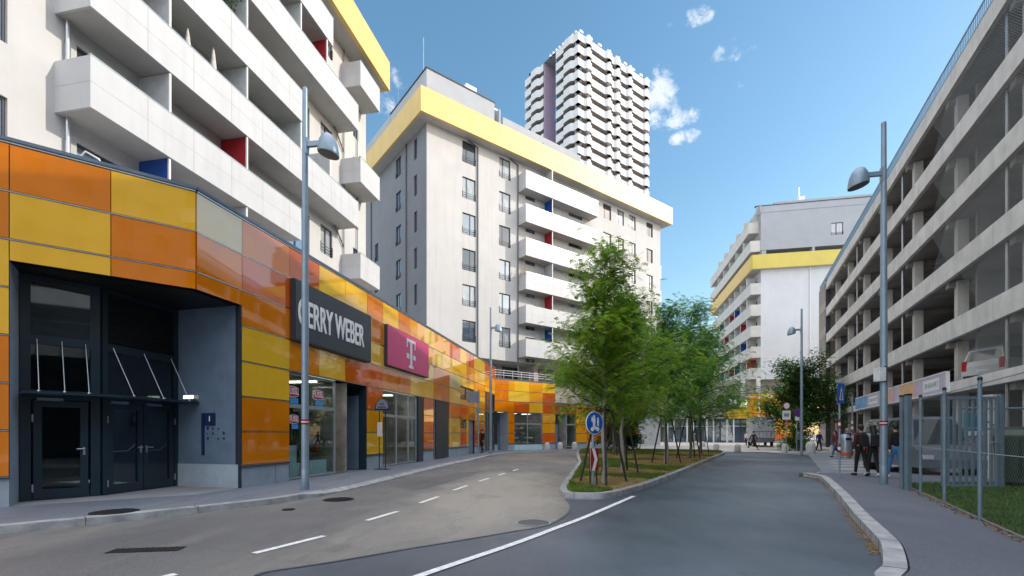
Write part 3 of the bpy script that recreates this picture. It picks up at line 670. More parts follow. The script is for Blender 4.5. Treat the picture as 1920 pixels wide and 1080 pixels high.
# recessed shop door beside it
dr = MB(); s0,s1 = SB(632),SB(686.9)
FB.box(dr, s1-.05, s1+.0, -1.9, .02, .12, 3.36, 'door_frame'); FB.box(dr, s0, s1-.05, -1.95, -1.9, .12, 3.36, 'door_frame'); dr.face([FB.p(s0,0,3.36),FB.p(s1,0,3.36),FB.p(s1,-1.9,3.36),FB.p(s0,-1.9,3.36)],'louvre')
FB.box(dr, s1-.09, s1-.05, -1.0, -.3, .14, 3.0, 'recess_wall')
dr.build('shop_doorway', mall)
sd = MB(); FB.box(sd, s0+.25, s1-.3, -1.6, -1.58, .2, 2.3,'door_glass'); od = sd.build('shop_door', mall)
f2 = MB(); 
for a,b_ in ((s0+.2,s0+.27),(s1-.33,s1-.26)): FB.box(f2,a,b_,-1.63,-1.55,.14,2.4,'frame_alu')
FB.box(f2,s0+.27,s1-.33,-1.63,-1.55,2.3,2.4,'frame_alu'); f2.build('frame', od)
sg = MB(); FB.box(sg, s0-.02,s0+.04,-1.7,-.14,.14,.2,'frame_alu'); FB.box(sg, s0-.02,s0+.04,-1.7,-.14,2.3,2.4,'frame_alu'); FB.box(sg,s0,s0+.02,-1.7,-.14,.2,3.3,'shop_glass'); sg.build('side_glazing', mall)
# second shop
shopwin(FB, SB(717), SB(783.5), .14, 3.34, [SB(746),SB(768)], 2.3); shop(FB, SB(717), SB(783.5), 3.36, 3.2)
jb = MB(); FB.box(jb, SB(784), SB(793.5)-.01, -.9, .01, .12, 3.37,'door_frame'); jb.build('side_jamb', mall); jb = MB(); FB.box(jb, SB(812), SB(842), -2.3, -2.2, .12, 3.37,'louvre'); FB.box(jb, SB(818), SB(842)-.01, -2.2, -.02, .12, 3.37,'door_frame'); jb.build('side_jamb', mall)
shopwin(FB, SB(812)+.02, SB(817.5), .14, 3.34)
shopwin(FB, SB(862.4), SB(874), 1.8, 2.47, glass='glass_dark'); shopwin(FB, SB(862.4), SB(888), 3.75, 4.6, [SB(875)], glass='glass_window', frame='frame_dark')
sd = MB(); FB.box(sd, SB(878), SB(890), -.2,-.12,.12,2.46,'recess_wall'); sd.build('service_door', mall)
shopwin(FB, SB(908.5), SB(929.3), .14, 4.78, [SB(915),SB(922)], 3.3, glass='glass_dark', frame='frame_grey')
# section C fronts
cd = MB(); FC.box(cd, SC(933), SC(953), -1.3,-1.2,.12,3.38,'recess_wall'); FC.box(cd, SC(952.6), SC(953), -1.2,0,.12,3.38,'recess_light'); FC.box(cd,SC(934),SC(943.5),-1.2,-1.14,.12,2.3,'door_frame'); cd.build('shop_doorway', mall)
shopwin(FC, SC(964), SC(1017), .55, 3.34, [SC(990)], 2.4); shop(FC, SC(964), SC(1017), 3.36, 2.5)
pl_ = MB(); FC.box(pl_, SC(964), SC(1017), -.12,-.02,.12,.55,'aqua_board'); pl_.build('window_base', mall)
shopwin(FC, SC(1063), SC(1080), .3, 3.34, [], 2.4); cd = MB(); FC.box(cd, SC(1041), SC(1063), -1.9,-1.8,.12,3.38,'louvre'); FC.box(cd, SC(1041)+.05, SC(1052), -.5,-.45,.12,2.4,'recess_wall'); cd.build('shop_doorway', mall); shop(FC, SC(1063), SC(1080), 3.36, 2.5)
# shelves with goods in the far shop
rg = random.Random(9); gd = MB()
for k in range(34):
    a = rg.uniform(SC(966),SC(1012)); z = .7+.42*rg.randrange(4); FC.box(gd,a,a+rg.uniform(.1,.35),-.9,-.6,z,z+rg.uniform(.05,.2),rg.choice(['white_plain','grey_plastic','aqua_board','white_plain']))
for k in range(4): FC.box(gd,SC(966),SC(1015),-.95,-.55,.64+.42*k,.66+.42*k,'grey_plastic')
gd.build('shop_shelf', mall)
# terrace railing on C
rl = MB()
for z in (.35,.55,.75): rl.tube([FC.p(.1,-.1,6.15+z),FC.p(SC(1041),-.1,6.15+z)],.022,'white_plain',6)
for k in range(8):
    a = .1+k*(SC(1041)-.2)/7; rl.tube([FC.p(a,-.1,6.1),FC.p(a,-.1,6.92)],.02,'white_plain',6)
rl.build('terrace_railing', mall)
# --- displays seen in the first shop window
def simple(name,label,cat,mb,group=None,smooth=False): return tag(mb.build(name,smooth=smooth),label,cat,group)
for (p0,p1,zt,lb) in ((543,556,1.15,'tall pale aqua display board inside the left end of the shop window'),(581,612,.62,'low pale aqua display board standing in the shop window beside the lamp post')):
    b = MB(); u0,u1=FB.s_(p0,-.4),FB.s_(p1,-.4); FB.box(b,u0,u1,-.5,-.4,.15,zt,'aqua_board'); FB.box(b,u0+.05,u0+.1,-.7,-.5,.15,zt*.7,'grey_plastic'); simple('display_board',lb,'display board',b)
def mannequin(px, n, lab, m):
    t = thing('mannequin', lab, 'mannequin', FB.p(FB.s_(px,n),n,.14)); b = MB()
    b.lathe((0,0,0),[(.16,0),(.16,.02),(.02,.03),(.02,.8),(.14,.82),(.17,1.0),(.12,1.15),(.18,1.38),(.06,1.47),(.05,1.52),(.09,1.6),(.085,1.7),(.03,1.76)],m,12); b.build('body',t,smooth=True)
    c = MB(); c.lathe((0,0,0),[(.19,.7),(.18,1.0),(.14,1.15),(.2,1.4),(.08,1.46)],rg.choice(['cloth_red','cloth_white','cloth_pink']),12); c.build('clothing',t,smooth=True)
for px,n,lab in ((590,-1.2,'dressed mannequin nearest the lamp post in the shop window'),(604,-1.6,'dressed mannequin in the middle of the shop window'),(620,-1.1,'dressed mannequin by the glazed shop door'),(738,-1.4,'pale dressed mannequin in the second shop window')): mannequin(px,n,lab,'cloth_pink')
# plant in window
t = thing('potted_plant','dark leafy plant in a pale pot at the left end of the shop window','plant',FB.p(FB.s_(552,-.75),-.75,.14)); b = MB(); b.lathe((0,0,0),[(.12,0),(.17,.4),(.16,.42)],'aqua_board',12); b.build('pot',t,smooth=True)
b = MB()
for k in range(26):
    a = rg.uniform(0,6.28); l = rg.uniform(.3,.6); h0 = rg.uniform(.5,1.1); pz = h0+.4; q = Vector((math.cos(a)*l,math.sin(a)*l,pz+rg.uniform(-.3,.2))); b.tube([(0,0,.35),(math.cos(a)*l*.3,math.sin(a)*l*.3,pz),q],[.012,.01,.004],'leaf_dark',4)
    b.face([q,q+Vector((.09,.02,.06)),q+Vector((.14,.05,-.1)),q+Vector((.02,.04,-.12))],'leaf_dark')
b.build('foliage',t)
# ------------------------------------------------------------------ signs on the arcade
def text_mesh(txt, size, m, extrude=.015, width=None, bold=0.0):
    cu = bpy.data.curves.new('lettering','FONT'); cu.body = txt; cu.size = size; cu.extrude = extrude; cu.align_x = 'CENTER'; cu.align_y = 'CENTER'; cu.offset = bold
    o = bpy.data.objects.new('lettering', cu); C.objects.link(o); dg = bpy.context.evaluated_depsgraph_get(); dg.update()
    me = bpy.data.meshes.new_from_object(o.evaluated_get(dg)); bpy.data.objects.remove(o); 
    xs = [v.co.x for v in me.vertices]; wd = max(xs)-min(xs)
    sx = width/wd if width else 1
    for v in me.vertices: v.co = Vector((v.co.x*sx, -v.co.z, v.co.y))
    me.flip_normals() if hasattr(me,'flip_normals') else None
    me.materials.clear(); me.materials.append(MT[m] if isinstance(m,str) else m); return me
def put(me,name,parent,F,a,n,z):
    o = bpy.data.objects.new(name,me); C.objects.link(o)
    p = F.p(a,n,z)
    if parent is not None: o.parent = parent; o.location = p-parent.location
    else: o.location = p
    o.rotation_euler = (0,0,F.rz); return o
def signbox(name,label,F,s0,s1,n0,n1,z0,z1,m,edge='frame_dark'):
    t = thing(name,label,'sign',F.p((s0+s1)/2,n1,z0),world=True); b = MB(); F.box(b,s0,s1,n0,n1,z0,z1,m); b.build('panel',t)
    e = MB(); F.box(e,s0-.02,s1+.02,n0,n1-.02,z1+.001,z1+.03,edge); F.box(e,s0-.02,s1+.02,n0,n1-.02,z0-.03,z0-.001,edge); F.box(e,s0-.03,s0-.001,n0,n1-.02,z0,z1,edge); e.build('edge',t); return t
t = signbox('fascia_sign','dark blue grey fascia sign with pale GERRY WEBER lettering above the first shop',FB,SB(543),SB(687),.05,.20,4.31,6.07,'sign_dark')
s0_,s1_=FB.s_(559,.215),FB.s_(682,.215); put(text_mesh('GERRY WEBER',1.12,'letter',.015,s1_-s0_,.012),'lettering',t,FB,(s0_+s1_)/2,.215,5.12)
t = signbox('fascia_sign','magenta fascia sign with a single pale letter T',FB,SB(719),SB(797),.05,.20,4.42,6.09,'magenta')
b = MB(); c0 = (SB(757)+SB(769))/2; F_=FB
for (a0,a1,z0,z1) in ((-.5,.5,5.76,5.90),(-.5,-.42,5.5,5.76),(.42,.5,5.5,5.76),(-.11,.11,4.68,5.76),(-.26,.26,4.57,4.68),(-.5,-.25,5.0,5.22),(.25,.5,5.0,5.22)): F_.box(b,c0+a0,c0+a1,.201,.222,z0,z1,'letter_t')
b.build('letter', t)
# oval FUSSL logos stuck on the glass are parts of the arcade window
def oval(F,a,z,w_,h_,n,par,pre=True,txt='FUSSL'):
    b = MB()
    def ell(rx,rz,nn,m,cz=0):
        pts = [F.p(a+rx*max(-.72,min(.72,math.cos(q)*1.0))*1.25,nn,z+cz+rz*math.sin(q)) for q in [2*math.pi*i/24 for i in range(24)]]; b.face(pts,m)
    ell(w_/2,h_/2,n,'white_plain'); ell(w_/2*.93,h_/2*.9,n+.003,'fussl_red'); 
    b.face([F.p(a-w_*.22,n+.004,z-h_*.55),F.p(a+w_*.42,n+.004,z-h_*.55),F.p(a+w_*.42,n+.004,z-h_*1.05),F.p(a-w_*.22,n+.004,z-h_*1.05)],'fussl_blue')
    o = b.build('logo', par)
    me = text_mesh(txt,h_*.8,'white_plain',.002,w_*.78,.002); k = bpy.data.objects.new('lettering',me); C.objects.link(k); k.parent = o
    k.location = F.p(a,n+.008,z+h_*.02) ; k.rotation_euler=(0,0,F.rz)
t = thing('window_sticker','round ended FUSSL logo stuck behind the glass left of the lamp post','window sticker',FB.p(SB(556),-.08,2.6),world=True); oval(FB,SB(553),2.78,.62,.34,-.075,t)
t = thing('window_sticker','round ended FUSSL logo on the upper shop glass right of the lamp post','window sticker',FB.p(SB(600),-.08,2.6),world=True); oval(FB,SB(600),2.78,.66,.34,-.075,t)
t = thing('window_sticker','faint dark FUSSL logo low on the glass under the left oval logo','window sticker',FB.p(SB(556),-.08,2.0),world=True); oval(FB,SB(555),1.95,.5,.28,-.075,t)
# blue plaque and marks on recess wall
t = thing('wall_plaque','small navy information plaque with a white i on the recess wall','sign',FW.p(1.05,0,1.9),world=True); b = MB(); FW.box(b,.95,1.28,.005,.03,1.72,2.05,'navy'); b.build('panel',t)
k = text_mesh('i',.2,'white_plain',.003,None,.006); put(k,'lettering',t,FW,1.12,.036,1.9)
b = MB(); FW.box(b,.85,.93,.005,.03,.95,2.05,'navy'); simple('wall_strip','narrow navy strip fixed upright beside the plaque on the recess wall','sign',b)
b = MB(); rr = random.Random(2)
for i in range(4):
    for j in range(3):
        if (i+j)%4!=3: FW.box(b,1.0+i*.17,1.0+i*.17+rr.uniform(.03,.07),.003,.006,1.62-j*.13,1.62-j*.13+rr.uniform(.03,.07),'navy')
simple('keypad_marks','small navy pictogram marks printed on the recess wall below the plaque','wall marks',b)

# ------------------------------------------------------------------ apartment block B1 (left)
b1 = thing('apartment_block','white apartment block with long grey white balconies rising behind the arcade roof at left','apartment block',(-14,22,0),world=True)
F1 = Fac((-12.1,13.7), DB)          # front plane of the balconies, s=0 at Y=13.7
D1 = 1.30
S1 = F1.s_
ZB = [10.9+2.9*k for k in range(5)]
W0,W1e = -8.0, F1.s_(686,-D1)
holes = []; wins = []
for zf in [8.1]+[z+.15 for z in ZB]:
    # windows at far right column and door windows behind balconies
    a0,a1 = F1.s_(601,-D1),F1.s_(623,-D1); holes.append((a0,a1,zf+.75,zf+2.35,'c')); 
    a0,a1 = F1.s_(662,-D1),F1.s_(672,-D1); holes.append((a0,a1,zf+.75,zf+2.35,'g'))
    for (u,v) in ((.6,2.35),(3.0,5.6),(6.6,9.2),(10.0,12.2)): holes.append((u+.0,v,zf+.05,zf+2.3,'g'))
    a1 = F1.s_(14,-D1); holes.append((a1-1.5,a1,zf+.95,zf+2.45,'g'))
wb = MB(); F1.wall(wb, W0, W1e, 6.9, 25.0, 'render_white', [h[:4] for h in holes], n=-D1)
F1.wall(wb, W0, W1e, 25.0, 26.6, 'render_white', [], n=-D1)
E = F1.p(W1e,-D1,0); wb.face([F1.p(W1e,-D1,6.9),F1.p(W1e,-16,6.9),F1.p(W1e,-16,26.6),F1.p(W1e,-D1,26.6)],'render_white')
wb.face([F1.p(W0,-D1,6.9),F1.p(W0,-D1,26.6),F1.p(W0,-16,26.6),F1.p(W0,-16,6.9)],'render_white')
wb.face([F1.p(W0,-D1,26.6),F1.p(W1e,-D1,26.6),F1.p(W1e,-16,26.6),F1.p(W0,-16,26.6)],'roof_grey'); wb.build('wall', b1)
for h in holes: put_win(F1,b1,h[0],h[1],h[2],h[3],n=-D1,glass='glass_window' if h[4]=='g' else 'glass_curtain',rail=3 if h[4]=='c' else 0)
def balcony(F, par, a0, a1, zb, n0, n1, h=1.5, m='balcony_panel', jstep=1.75, ends=True, jn='joint', soff='soffit'):
    b = MB(); t = .07
    F.box(b,a0,a1,n1-t,n1,zb,zb+h,m)                                        # front
    F.box(b,a0,a0+t,n0,n1-t-.001,zb,zb+h-.002,m); F.box(b,a1-t,a1,n0,n1-t-.001,zb,zb+h-.002,m)
    F.box(b,a0+t+.001,a1-t-.001,n0,n1-t-.001,zb+.012,zb+.24,soff)
    F.box(b,a0-.012,a1+.012,n1-t-.012,n1+.012,zb+h+.001,zb+h+.03,'frame_alu'); 
    k = a0+jstep
    while k < a1-.3: F.box(b,k-.008,k+.008,n1,n1+.003,zb+.01,zb+h-.01,jn); k += jstep
    F.box(b,a0+.01,a1-.01,n1,n1+.0025,zb+h*.5-.006,zb+h*.5+.006,jn); F.box(b,a0-.0025,a0,n0+.02,n1-.02,zb+h*.5-.006,zb+h*.5+.006,jn)
    o = b.build('balcony', par); return o
def partition(F, par, a, n0, n1, z0, z1, m):
    b = MB(); F.box(b,a-.03,a+.03,n0,n1-.1,z0,z1,m); F.box(b,a-.035,a+.035,n1-.099,n1-.04,z0,z1,'white_plain'); return b.build('partition', par)
ends = {0:565,1:672,2:567,3:672,4:625}
pp = {0:[(2.6,'partition_grey'),(6.15,'partition_red')],1:[(2.6,'partition_grey'),(6.15,'partition_grey'),(9.7,'partition_grey'),(12.2,'partition_grey')],2:[(6.15,'partition_grey'),(2.6,'partition_grey')],3:[(6.15,'partition_grey'),(9.7,'partition_grey'),(11.9,'partition_red')],4:[(6.15,'partition_grey'),(9.7,'partition_grey')]}
for k,z in enumerate(ZB):
    a1 = S1(ends[k]); o = balcony(F1,b1,0,a1,z,-D1,0)
    for a,m in pp[k]: partition(F1,o,a,-D1,0,z+1.5 if False else z+.25,z+2.88,m)
for a,m in ((2.6,'partition_blue'),(6.15,'partition_grey')): partition(F1,b1,a,-D1,-.02,7.2,10.89,m)
for k in (0,2,4): balcony(F1,b1,S1(676),S1(712),ZB[k],-D1,0,jstep=5)
cr = MB(); n1=.0
F1.box(cr,-8.5,S1(731),-.25,n1,24.93,26.85,'crown_yellow'); F1.box(cr,S1(731)-.25,S1(731)+.002,-3.0,-.251,24.93,26.85,'crown_yellow'); F1.box(cr,-8.4,S1(731)-.252,-D1-.4,-.251,24.96,25.2,'soffit')
F1.box(cr,-8.4,S1(731)-.252,-D1-3,-.251,26.5,26.8,'roof_grey')
for k in range(12): F1.box(cr,-8+k*2.6,-8+k*2.6+.02,n1,n1+.003,24.95,26.83,'joint')
cr.build('roof_parapet', b1)
pi = MB()
for px,n,z0,z1 in ((127.5,-D1+.12,7,25),(645,-D1+.1,6.9,25),(670,-D1+.1,6.9,25)):
    a = F1.s_(px,n); pi.tube([F1.p(a,n,z0),F1.p(a,n,z1)],.065 if px<200 else .035,'steel' if px<200 else 'frame_grey',10); pi.build('drainpipe', b1); pi = MB()
for z in (13.6,19.4):
    a = F1.s_(645,-D1+.1); pi.tube([F1.p(a-1.1,-D1+.1,z+.25),F1.p(a-.9,-D1+.1,z+.1),F1.p(a,-D1+.1,z-.7)],.045,'frame_grey',8); pi.build('drain_elbow', b1); pi = MB()
# things on balconies
def parasol(px,z0,h,lab):
    a = F1.s_(px,-.5); t = thing('closed_parasol',lab,'parasol',F1.p(a,-.5,z0)); b = MB(); b.tube([(0,0,0),(0,0,h)],.02,'frame_grey',6); b.build('pole',t)
    c = MB(); c.lathe((0,0,0),[(.05,h*.42),(.13,h*.5),(.11,h*.7),(.06,h*.9),(.015,h*1.0)],'cloth_parasol',9); c.build('canopy',t,smooth=True)
parasol(400,ZB[1]+.25,2.55,'closed off white parasol standing up above the second long balcony'); parasol(352,ZB[1]+.25,2.3,'smaller folded parasol further left on the second long balcony')
a = F1.s_(150,-.4); t = thing('hanging_chair_frame','thin curved white frame with a white canopy on the arcade roof terrace','chair frame',F1.p(a,-.2,7.9)); b = MB()
b.tube([(-.35,0,0),(-.4,0,.9),(-.3,0,1.45),(.0,0,1.75),(.35,.05,1.55),(.42,.05,1.4)],.025,'white_plain',8); b.build('frame',t,smooth=True); b = MB(); b.lathe((.45,.1,.75),[(.75,0),(.4,.22),(.02,.42)],'cloth_parasol',8); b.build('canopy',t)

# ------------------------------------------------------------------ apartment block B2 (centre)
b2 = thing('apartment_block','white and grey corner apartment block with pale yellow roof band behind the arcade','apartment block',(-6.76,37.8,0),world=True)
F2 = Fac((-6.76,37.8), DA); S2 = F2.s_; L2 = S2(1238)
DL = Vector((1,-1.302,0)).normalized(); LL = 20.0
F2L = Fac((F2.o - DL*LL)[:2], DL)       # left face, s=LL at the corner
ZW = 26.2; rows2 = [24.25-3.0*k for k in range(7)]
holes = []
for k,z in enumerate(rows2):
    if z > 7.5:
        if k<6: holes.append((S2(867),S2(892),z,z+1.8,'w',3))
        if k<6: holes.append((S2(936),S2(957),z-.05,z+1.75,'w',3))
        for q,(u,v) in enumerate(((1131,1146),(1157,1170),(1179.5,1192),(1212,1224))): holes.append((S2(u),S2(v),z+.1,z+1.65,'w',2 if q==2 else 0))
        for (u,v) in ((985,1003),(1040,1050),(1066,1092)): holes.append((S2(u),S2(v),z-1.1 if u!=1040 else z-.1,z+1.2,'g',0))
wb = MB(); F2.wall(wb,0,L2,8.05,ZW,'render_white',[h[:4] for h in holes])
rw = random.Random(12)
for h in holes: put_win(F2,b2,h[0],h[1],h[2],h[3],glass=rw.choice(['glass_window','glass_window','glass_curtain','glass_dark']),rail=h[5],split=rw.choice([.35,.35,.6]))
hl = []
for k in range(8):
    z = 24.15-3.0*k
    if z < 7.5: continue
    for px,wd in ((747,1.05),(779,.55),(706,.8)):
        if px==706 and k<2: continue
        a = F2L.s_(px); hl.append((a-wd/2,a+wd/2,z,z+1.7))
F2L.wall(wb,0,LL,6.9,ZW,'render_grey',hl)
for h in hl: put_win(F2L,b2,*h,glass='glass_window',rail=2 if h[1]-h[0]>.7 else 0)
F2R = Fac(F2.p(L2,0,0)[:2], -DL)
F2R.wall(wb,0,18,0,ZW,'render_white',[])
wb.face([F2.p(0,0,8.05),F2.p(0,-2.2,8.05),F2.p(L2,-2.2,8.05),F2.p(L2,0,8.05)],'soffit')
wb.build('wall', b2)
# recessed ground storey above the low arcade
gb = MB(); F2.wall(gb,0,L2,4.0,8.05,'beige_render',[(S2(938),S2(958),6.2,7.9),(S2(968),S2(1000),6.2,7.9),(S2(1016),S2(1032),6.2,7.9)],n=-2.2)
F2.box(gb,S2(1005),S2(1012),-1.4,-.3,5,8.04,'beige_render'); gb.build('recessed_storey', b2)
for (u,v) in ((938,958),(968,1000),(1016,1032)): put_win(F2,b2,S2(u),S2(v),6.2,7.9,n=-2.2,glass='glass_dark',sashes=3)
# side balconies
F2b = F2
for k in range(6):
    z = 23.45-3.0*k
    o = balcony(F2,b2,S2(971),F2.s_(1122,1.16),z,.0,1.16,1.55,jstep=3.4)
    m = ['partition_grey','partition_blue','partition_red','partition_grey','partition_red','partition_blue'][k]
    am = F2.s_(1037,1.16); pz = MB(); F2.box(pz,am-.03,am+.03,.02,1.05,z-1.42 if k<5 else z-.1,z-.005,m) if False else F2.box(pz,am-.03,am+.03,.02,1.05,z+.26,z+2.98 if k else z+2.7,m); F2.box(pz,am-.035,am+.035,1.051,1.1,z+.26,z+2.95 if k else z+2.7,'white_plain'); pz.build('partition',o)
for k in range(3): 
    z = 20.2-3.0*k; balcony(F2R,b2,.5,3.5,z,0,.9,1.5)
# crown
cr = MB(); OV=1.0
F2.box(cr,-OV,L2+OV,OV-.2,OV,ZW+.0,28.16,'crown_yellow'); F2L.box(cr,0,LL+OV-.201,OV-.2,OV,ZW,28.16,'crown_yellow'); F2R.box(cr,-OV+.201,18,OV-.2,OV,ZW,28.16,'crown_yellow')
F2.box(cr,-OV+.2,L2+OV-.2,-.05,OV-.201,ZW+.01,ZW+.2,'soffit'); F2L.box(cr,0,LL-.05,-.05+.05,OV-.201,ZW+.011,ZW+.2,'soffit')
F2R.box(cr,.05,18,0,OV-.201,ZW+.011,ZW+.2,'soffit')
k=1.6
while k < L2+OV: F2.box(cr,k,k+.025,OV,OV+.003,ZW+.02,28.14,'joint'); k+=2.6
k=1.2
while k < LL+OV: F2L.box(cr,k,k+.02,OV,OV+.003,ZW+.02,28.14,'joint'); k+=2.0
cr.build('roof_parapet', b2)
ph = MB(); aP = S2(927); F2.box(ph,.0,aP,-7,.0-.001,ZW+.3,30.5,'render_midgrey'); F2.box(ph,-.06,aP+.06,-7,.05,30.5,30.6,'frame_dark'); F2L.box(ph,2,LL-.0-7.0,-7,-.3,ZW+.3,30.5,'render_midgrey'); F2.box(ph,aP+.01,S2(1090),-6,-1.2,ZW+.3,29.3,'render_midgrey'); F2.box(ph,aP+1.0,S2(1090),-.3,-.1,28.2,29.75,'render_midgrey')
F2L.box(ph,0,LL-7.05,-5,-.001,ZW+.3,30.5,'render_midgrey'); F2L.box(ph,LL-7.0,LL-.01,-3,-.0015,ZW+.3,30.49,'render_grey')
F2.box(ph,S2(936),S2(936)+.15,-2,.0,28.2,30.2,'render_midgrey'); ph.build('penthouse', b2)
pi = MB()
for px,z1 in ((892.8,ZW),(968.5,ZW),):
    a=S2(px)+.12; pi.tube([F2.p(a,.08,6.5),F2.p(a,.08,z1-.3),F2.p(a-1.0,.1,z1+.0-.02)],.06,'frame_grey',8); pi.build('drainpipe', b2); pi = MB()
a = F2L.s_(762.5); pi.tube([F2L.p(a,.08,6.5),F2L.p(a,.08,ZW)],.06,'frame_grey',8); pi.build('drainpipe', b2); pi = MB(); a = F2L.s_(697); pi.tube([F2L.p(a,.08,6.5),F2L.p(a,.08,ZW)],.06,'frame_grey',8); pi.build('drainpipe', b2)
ch = MB(); a=S2(822); F2.box(ch,a,a+1.2,-2.6,-1.6,30.6,31.9,'frame_grey'); 
for k in range(8): F2.box(ch,a-.05,a+1.25,-1.6,-1.55,30.7+.15*k,30.76+.15*k,'frame_dark')
ch.tube([F2.p(a-.3,-2,30.6),F2.p(a-.3,-2,34.6)],.025,'steel',6); a=S2(888); F2.box(ch,a,a+1.1,-2.2,-1.2,30.6,32.0,'white_plain'); ch.lathe(F2.p(a+1.5,-1.7,30.6),[(.22,0),(.22,1.3)],'steel',12); F2.box(ch,a-.2,a+3.5,-1.0,-.9,30.7,30.85,'steel')
ch.build('chimney', b2)
# ------------------------------------------------------------------ tower
tw = thing('apartment_tower','tall white high rise tower with wavy stacked balcony bands far behind','tower',(14.65,105.7,0),world=True)
F4 = Fac((14.65,105.7), DA); S4=F4.s_; L4=S4(1216); F4L = Fac((F4.o-DL*18.7)[:2], DL)
core = MB(); F4.wall(core,-.0,L4,0,91.0,'tower_brown',[],n=-1.0); recs=(F4L.s_(1020),F4L.s_(1041))
F4L.wall(core,0,recs[0],0,91,'tower_brown',[],n=-1.0); F4L.wall(core,recs[1],18.7,0,91.0,'tower_brown',[],n=-1.0)
F4L.wall(core,recs[0],recs[1]+.5,0,89,'tower_purple',[(recs[0]+.6,recs[1]-.4,70,73)],n=-4.0)
F4L.box(core,recs[0]-.2,recs[0],-4,-.2,0,91,'tower_purple'); F4L.box(core,recs[1],recs[1]+.2,-4,-.2,0,90.5,'tower_blue')
for z in (66,): F4L.box(core,recs[0]+.02,recs[1]-.1,-3.99,-3.4,z+12,z+15,'tower_blue'); F4L.box(core,recs[0]+.4,recs[1]-.4,-3.99,-3.4,z,z+7,'tower_blue'); F4L.box(core,recs[0]+1.1,recs[1]-1.0,-3.39,-3.3,z+1.4,z+6,'glass_window')
core.face([F4.p(0,-.5,90.8),F4.p(L4,-.5,90.8),F4.p(L4,-18,90.8),F4.p(0,-18,90.8)],'roof_grey')
F4.box(core,L4-.4,L4,-18,-1,0,91,'tower_white'); core.build('wall', tw)
bump = [S4(p) for p in (1102.5,1141,1157.5,1180,1211)]
def wave(F, a0, a1, bumps, zb, h, n=0.0, amp=.55, wd=.75, rise=.0):
    pts = [(a0,n)]
    for c in bumps:
        if a0+.3 < c < a1-.3: pts += [(c-wd*1.5,n),(c-wd,n+amp*.9),(c-wd*.4,n+amp),(c+wd*.4,n+amp),(c+wd,n+amp*.9),(c+wd*1.5,n)]
    pts += [(a1,n)]; return pts
winr = random.Random(4)
for k in range(27):
    zb = 90.0-2.8*k - 1.0; b = MB(); pts = wave(F4,0,L4,bump,zb,1.7)
    for (x0,y0),(x1,y1) in zip(pts[:-1],pts[1:]):
        b.face([F4.p(x0,y0,zb),F4.p(x1,y1,zb),F4.p(x1,y1,zb+1.65),F4.p(x0,y0,zb+1.65)],'tower_white'); b.face([F4.p(x0,y0,zb),F4.p(x0,-1,zb),F4.p(x1,-1,zb),F4.p(x1,y1,zb)],'tower_brown'); b.face([F4.p(x0,y0,zb+1.65),F4.p(x1,y1,zb+1.65),F4.p(x1,y1-.15,zb+1.65),F4.p(x0,y0-.15,zb+1.65)],'tower_white')
        b.face([F4.p(x0,y0-.15,zb),F4.p(x0,y0-.15,zb+1.65),F4.p(x1,y1-.15,zb+1.65),F4.p(x1,y1-.15,zb)],'tower_white')
    for c in bump:
        b.lathe(F4.p(c,.15,zb+.3),[(.5,-.3),(.5,1.75),(.42,1.85)],'tower_white',10)
    b.build('balcony_band', tw)
    for s_a,s_b in ((0,recs[0]-.2),(recs[1]+.2,18.7)):
        b = MB()
        bl = [s_b-3.0] if s_b>15 else []
        pt = wave(F4L,s_a,s_b,[(s_a+s_b)/2+.6],zb,1.6,amp=.6,wd=1.1)
        for (x0,y0),(x1,y1) in zip(pt[:-1],pt[1:]):
            zt = zb+1.75
            b.face([F4L.p(x0,y0,zb),F4L.p(x1,y1,zb),F4L.p(x1,y1,zt),F4L.p(x0,y0,zt)],'tower_white'); b.face([F4L.p(x0,y0,zb),F4L.p(x0,-1,zb),F4L.p(x1,-1,zb),F4L.p(x1,y1,zb)],'tower_brown')
        for q in range(2):
            cx = s_a+(s_b-s_a)*(.25+.35*q)+winr.uniform(-.2,.2); F4L.box(b,cx,cx+.45,-.2,.02+.6*(q==1 and 0),zb+1.9,zb+2.5,'black')
        b.build('balcony_band', tw)
pr = MB()
for i in range(9):
    a = .6+i*(L4-1)/8; F4.box(pr,a,a+1.0,-.4,.05,90.9,91.5,'tower_white'); pr.build('parapet_block', tw); pr = MB()
for i in range(9):
    F4L.box(pr,9.2+i*1.05,9.6+i*1.05,-.4,.05,90.8,91.4,'tower_white'); pr.build('parapet_block', tw); pr = MB()
# ------------------------------------------------------------------ block B3 (right)
b3 = thing('apartment_block','pale apartment block with lemon yellow band and stepped balconies seen between trees and car park','apartment block',(32.85,65.7,0),world=True)
DP = Vector((DB.y,-DB.x,0))
L3 = 26.0
far3 = Vector((32.85,65.7,0))+DB*L3
F3 = Fac(far3[:2], -DB)                # street side face (balcony fronts), s=L3 at near corner
F3f = Fac((Vector((32.85,65.7,0))+DP*1.3)[:2], DP)     # end wall facing us
wb = MB(); hh=[]
for k in range(8):
    z = 9.2+2.9*k
    for a in [1.0+i*3.1 for i in range(8)]: hh.append((a,a+1.6,z+.3,z+2.3))
F3.wall(wb,0,L3,9.07,33,'render_white',hh,n=-1.3)
for h in hh: put_win(F3,b3,*h,n=-1.3,glass='glass_window')
F3f.wall(wb,0,16.5,9.0,24.0,'render_pale',[]); F3f.wall(wb,.3,16.5,24,26.7,'render_midgrey',[],n=-1.4)
wsx = F3f.s_(1558),F3f.s_(1581)
F3f.wall(wb,0,16.5,26.7,31.9,'render_midgrey',[(wsx[0],wsx[1],F3f.z_(1570,440),F3f.z_(1570,417))]); put_win(F3f,b3,wsx[0],wsx[1],F3f.z_(1570,440),F3f.z_(1570,417),glass='glass_curtain',split=.45,rail=2)
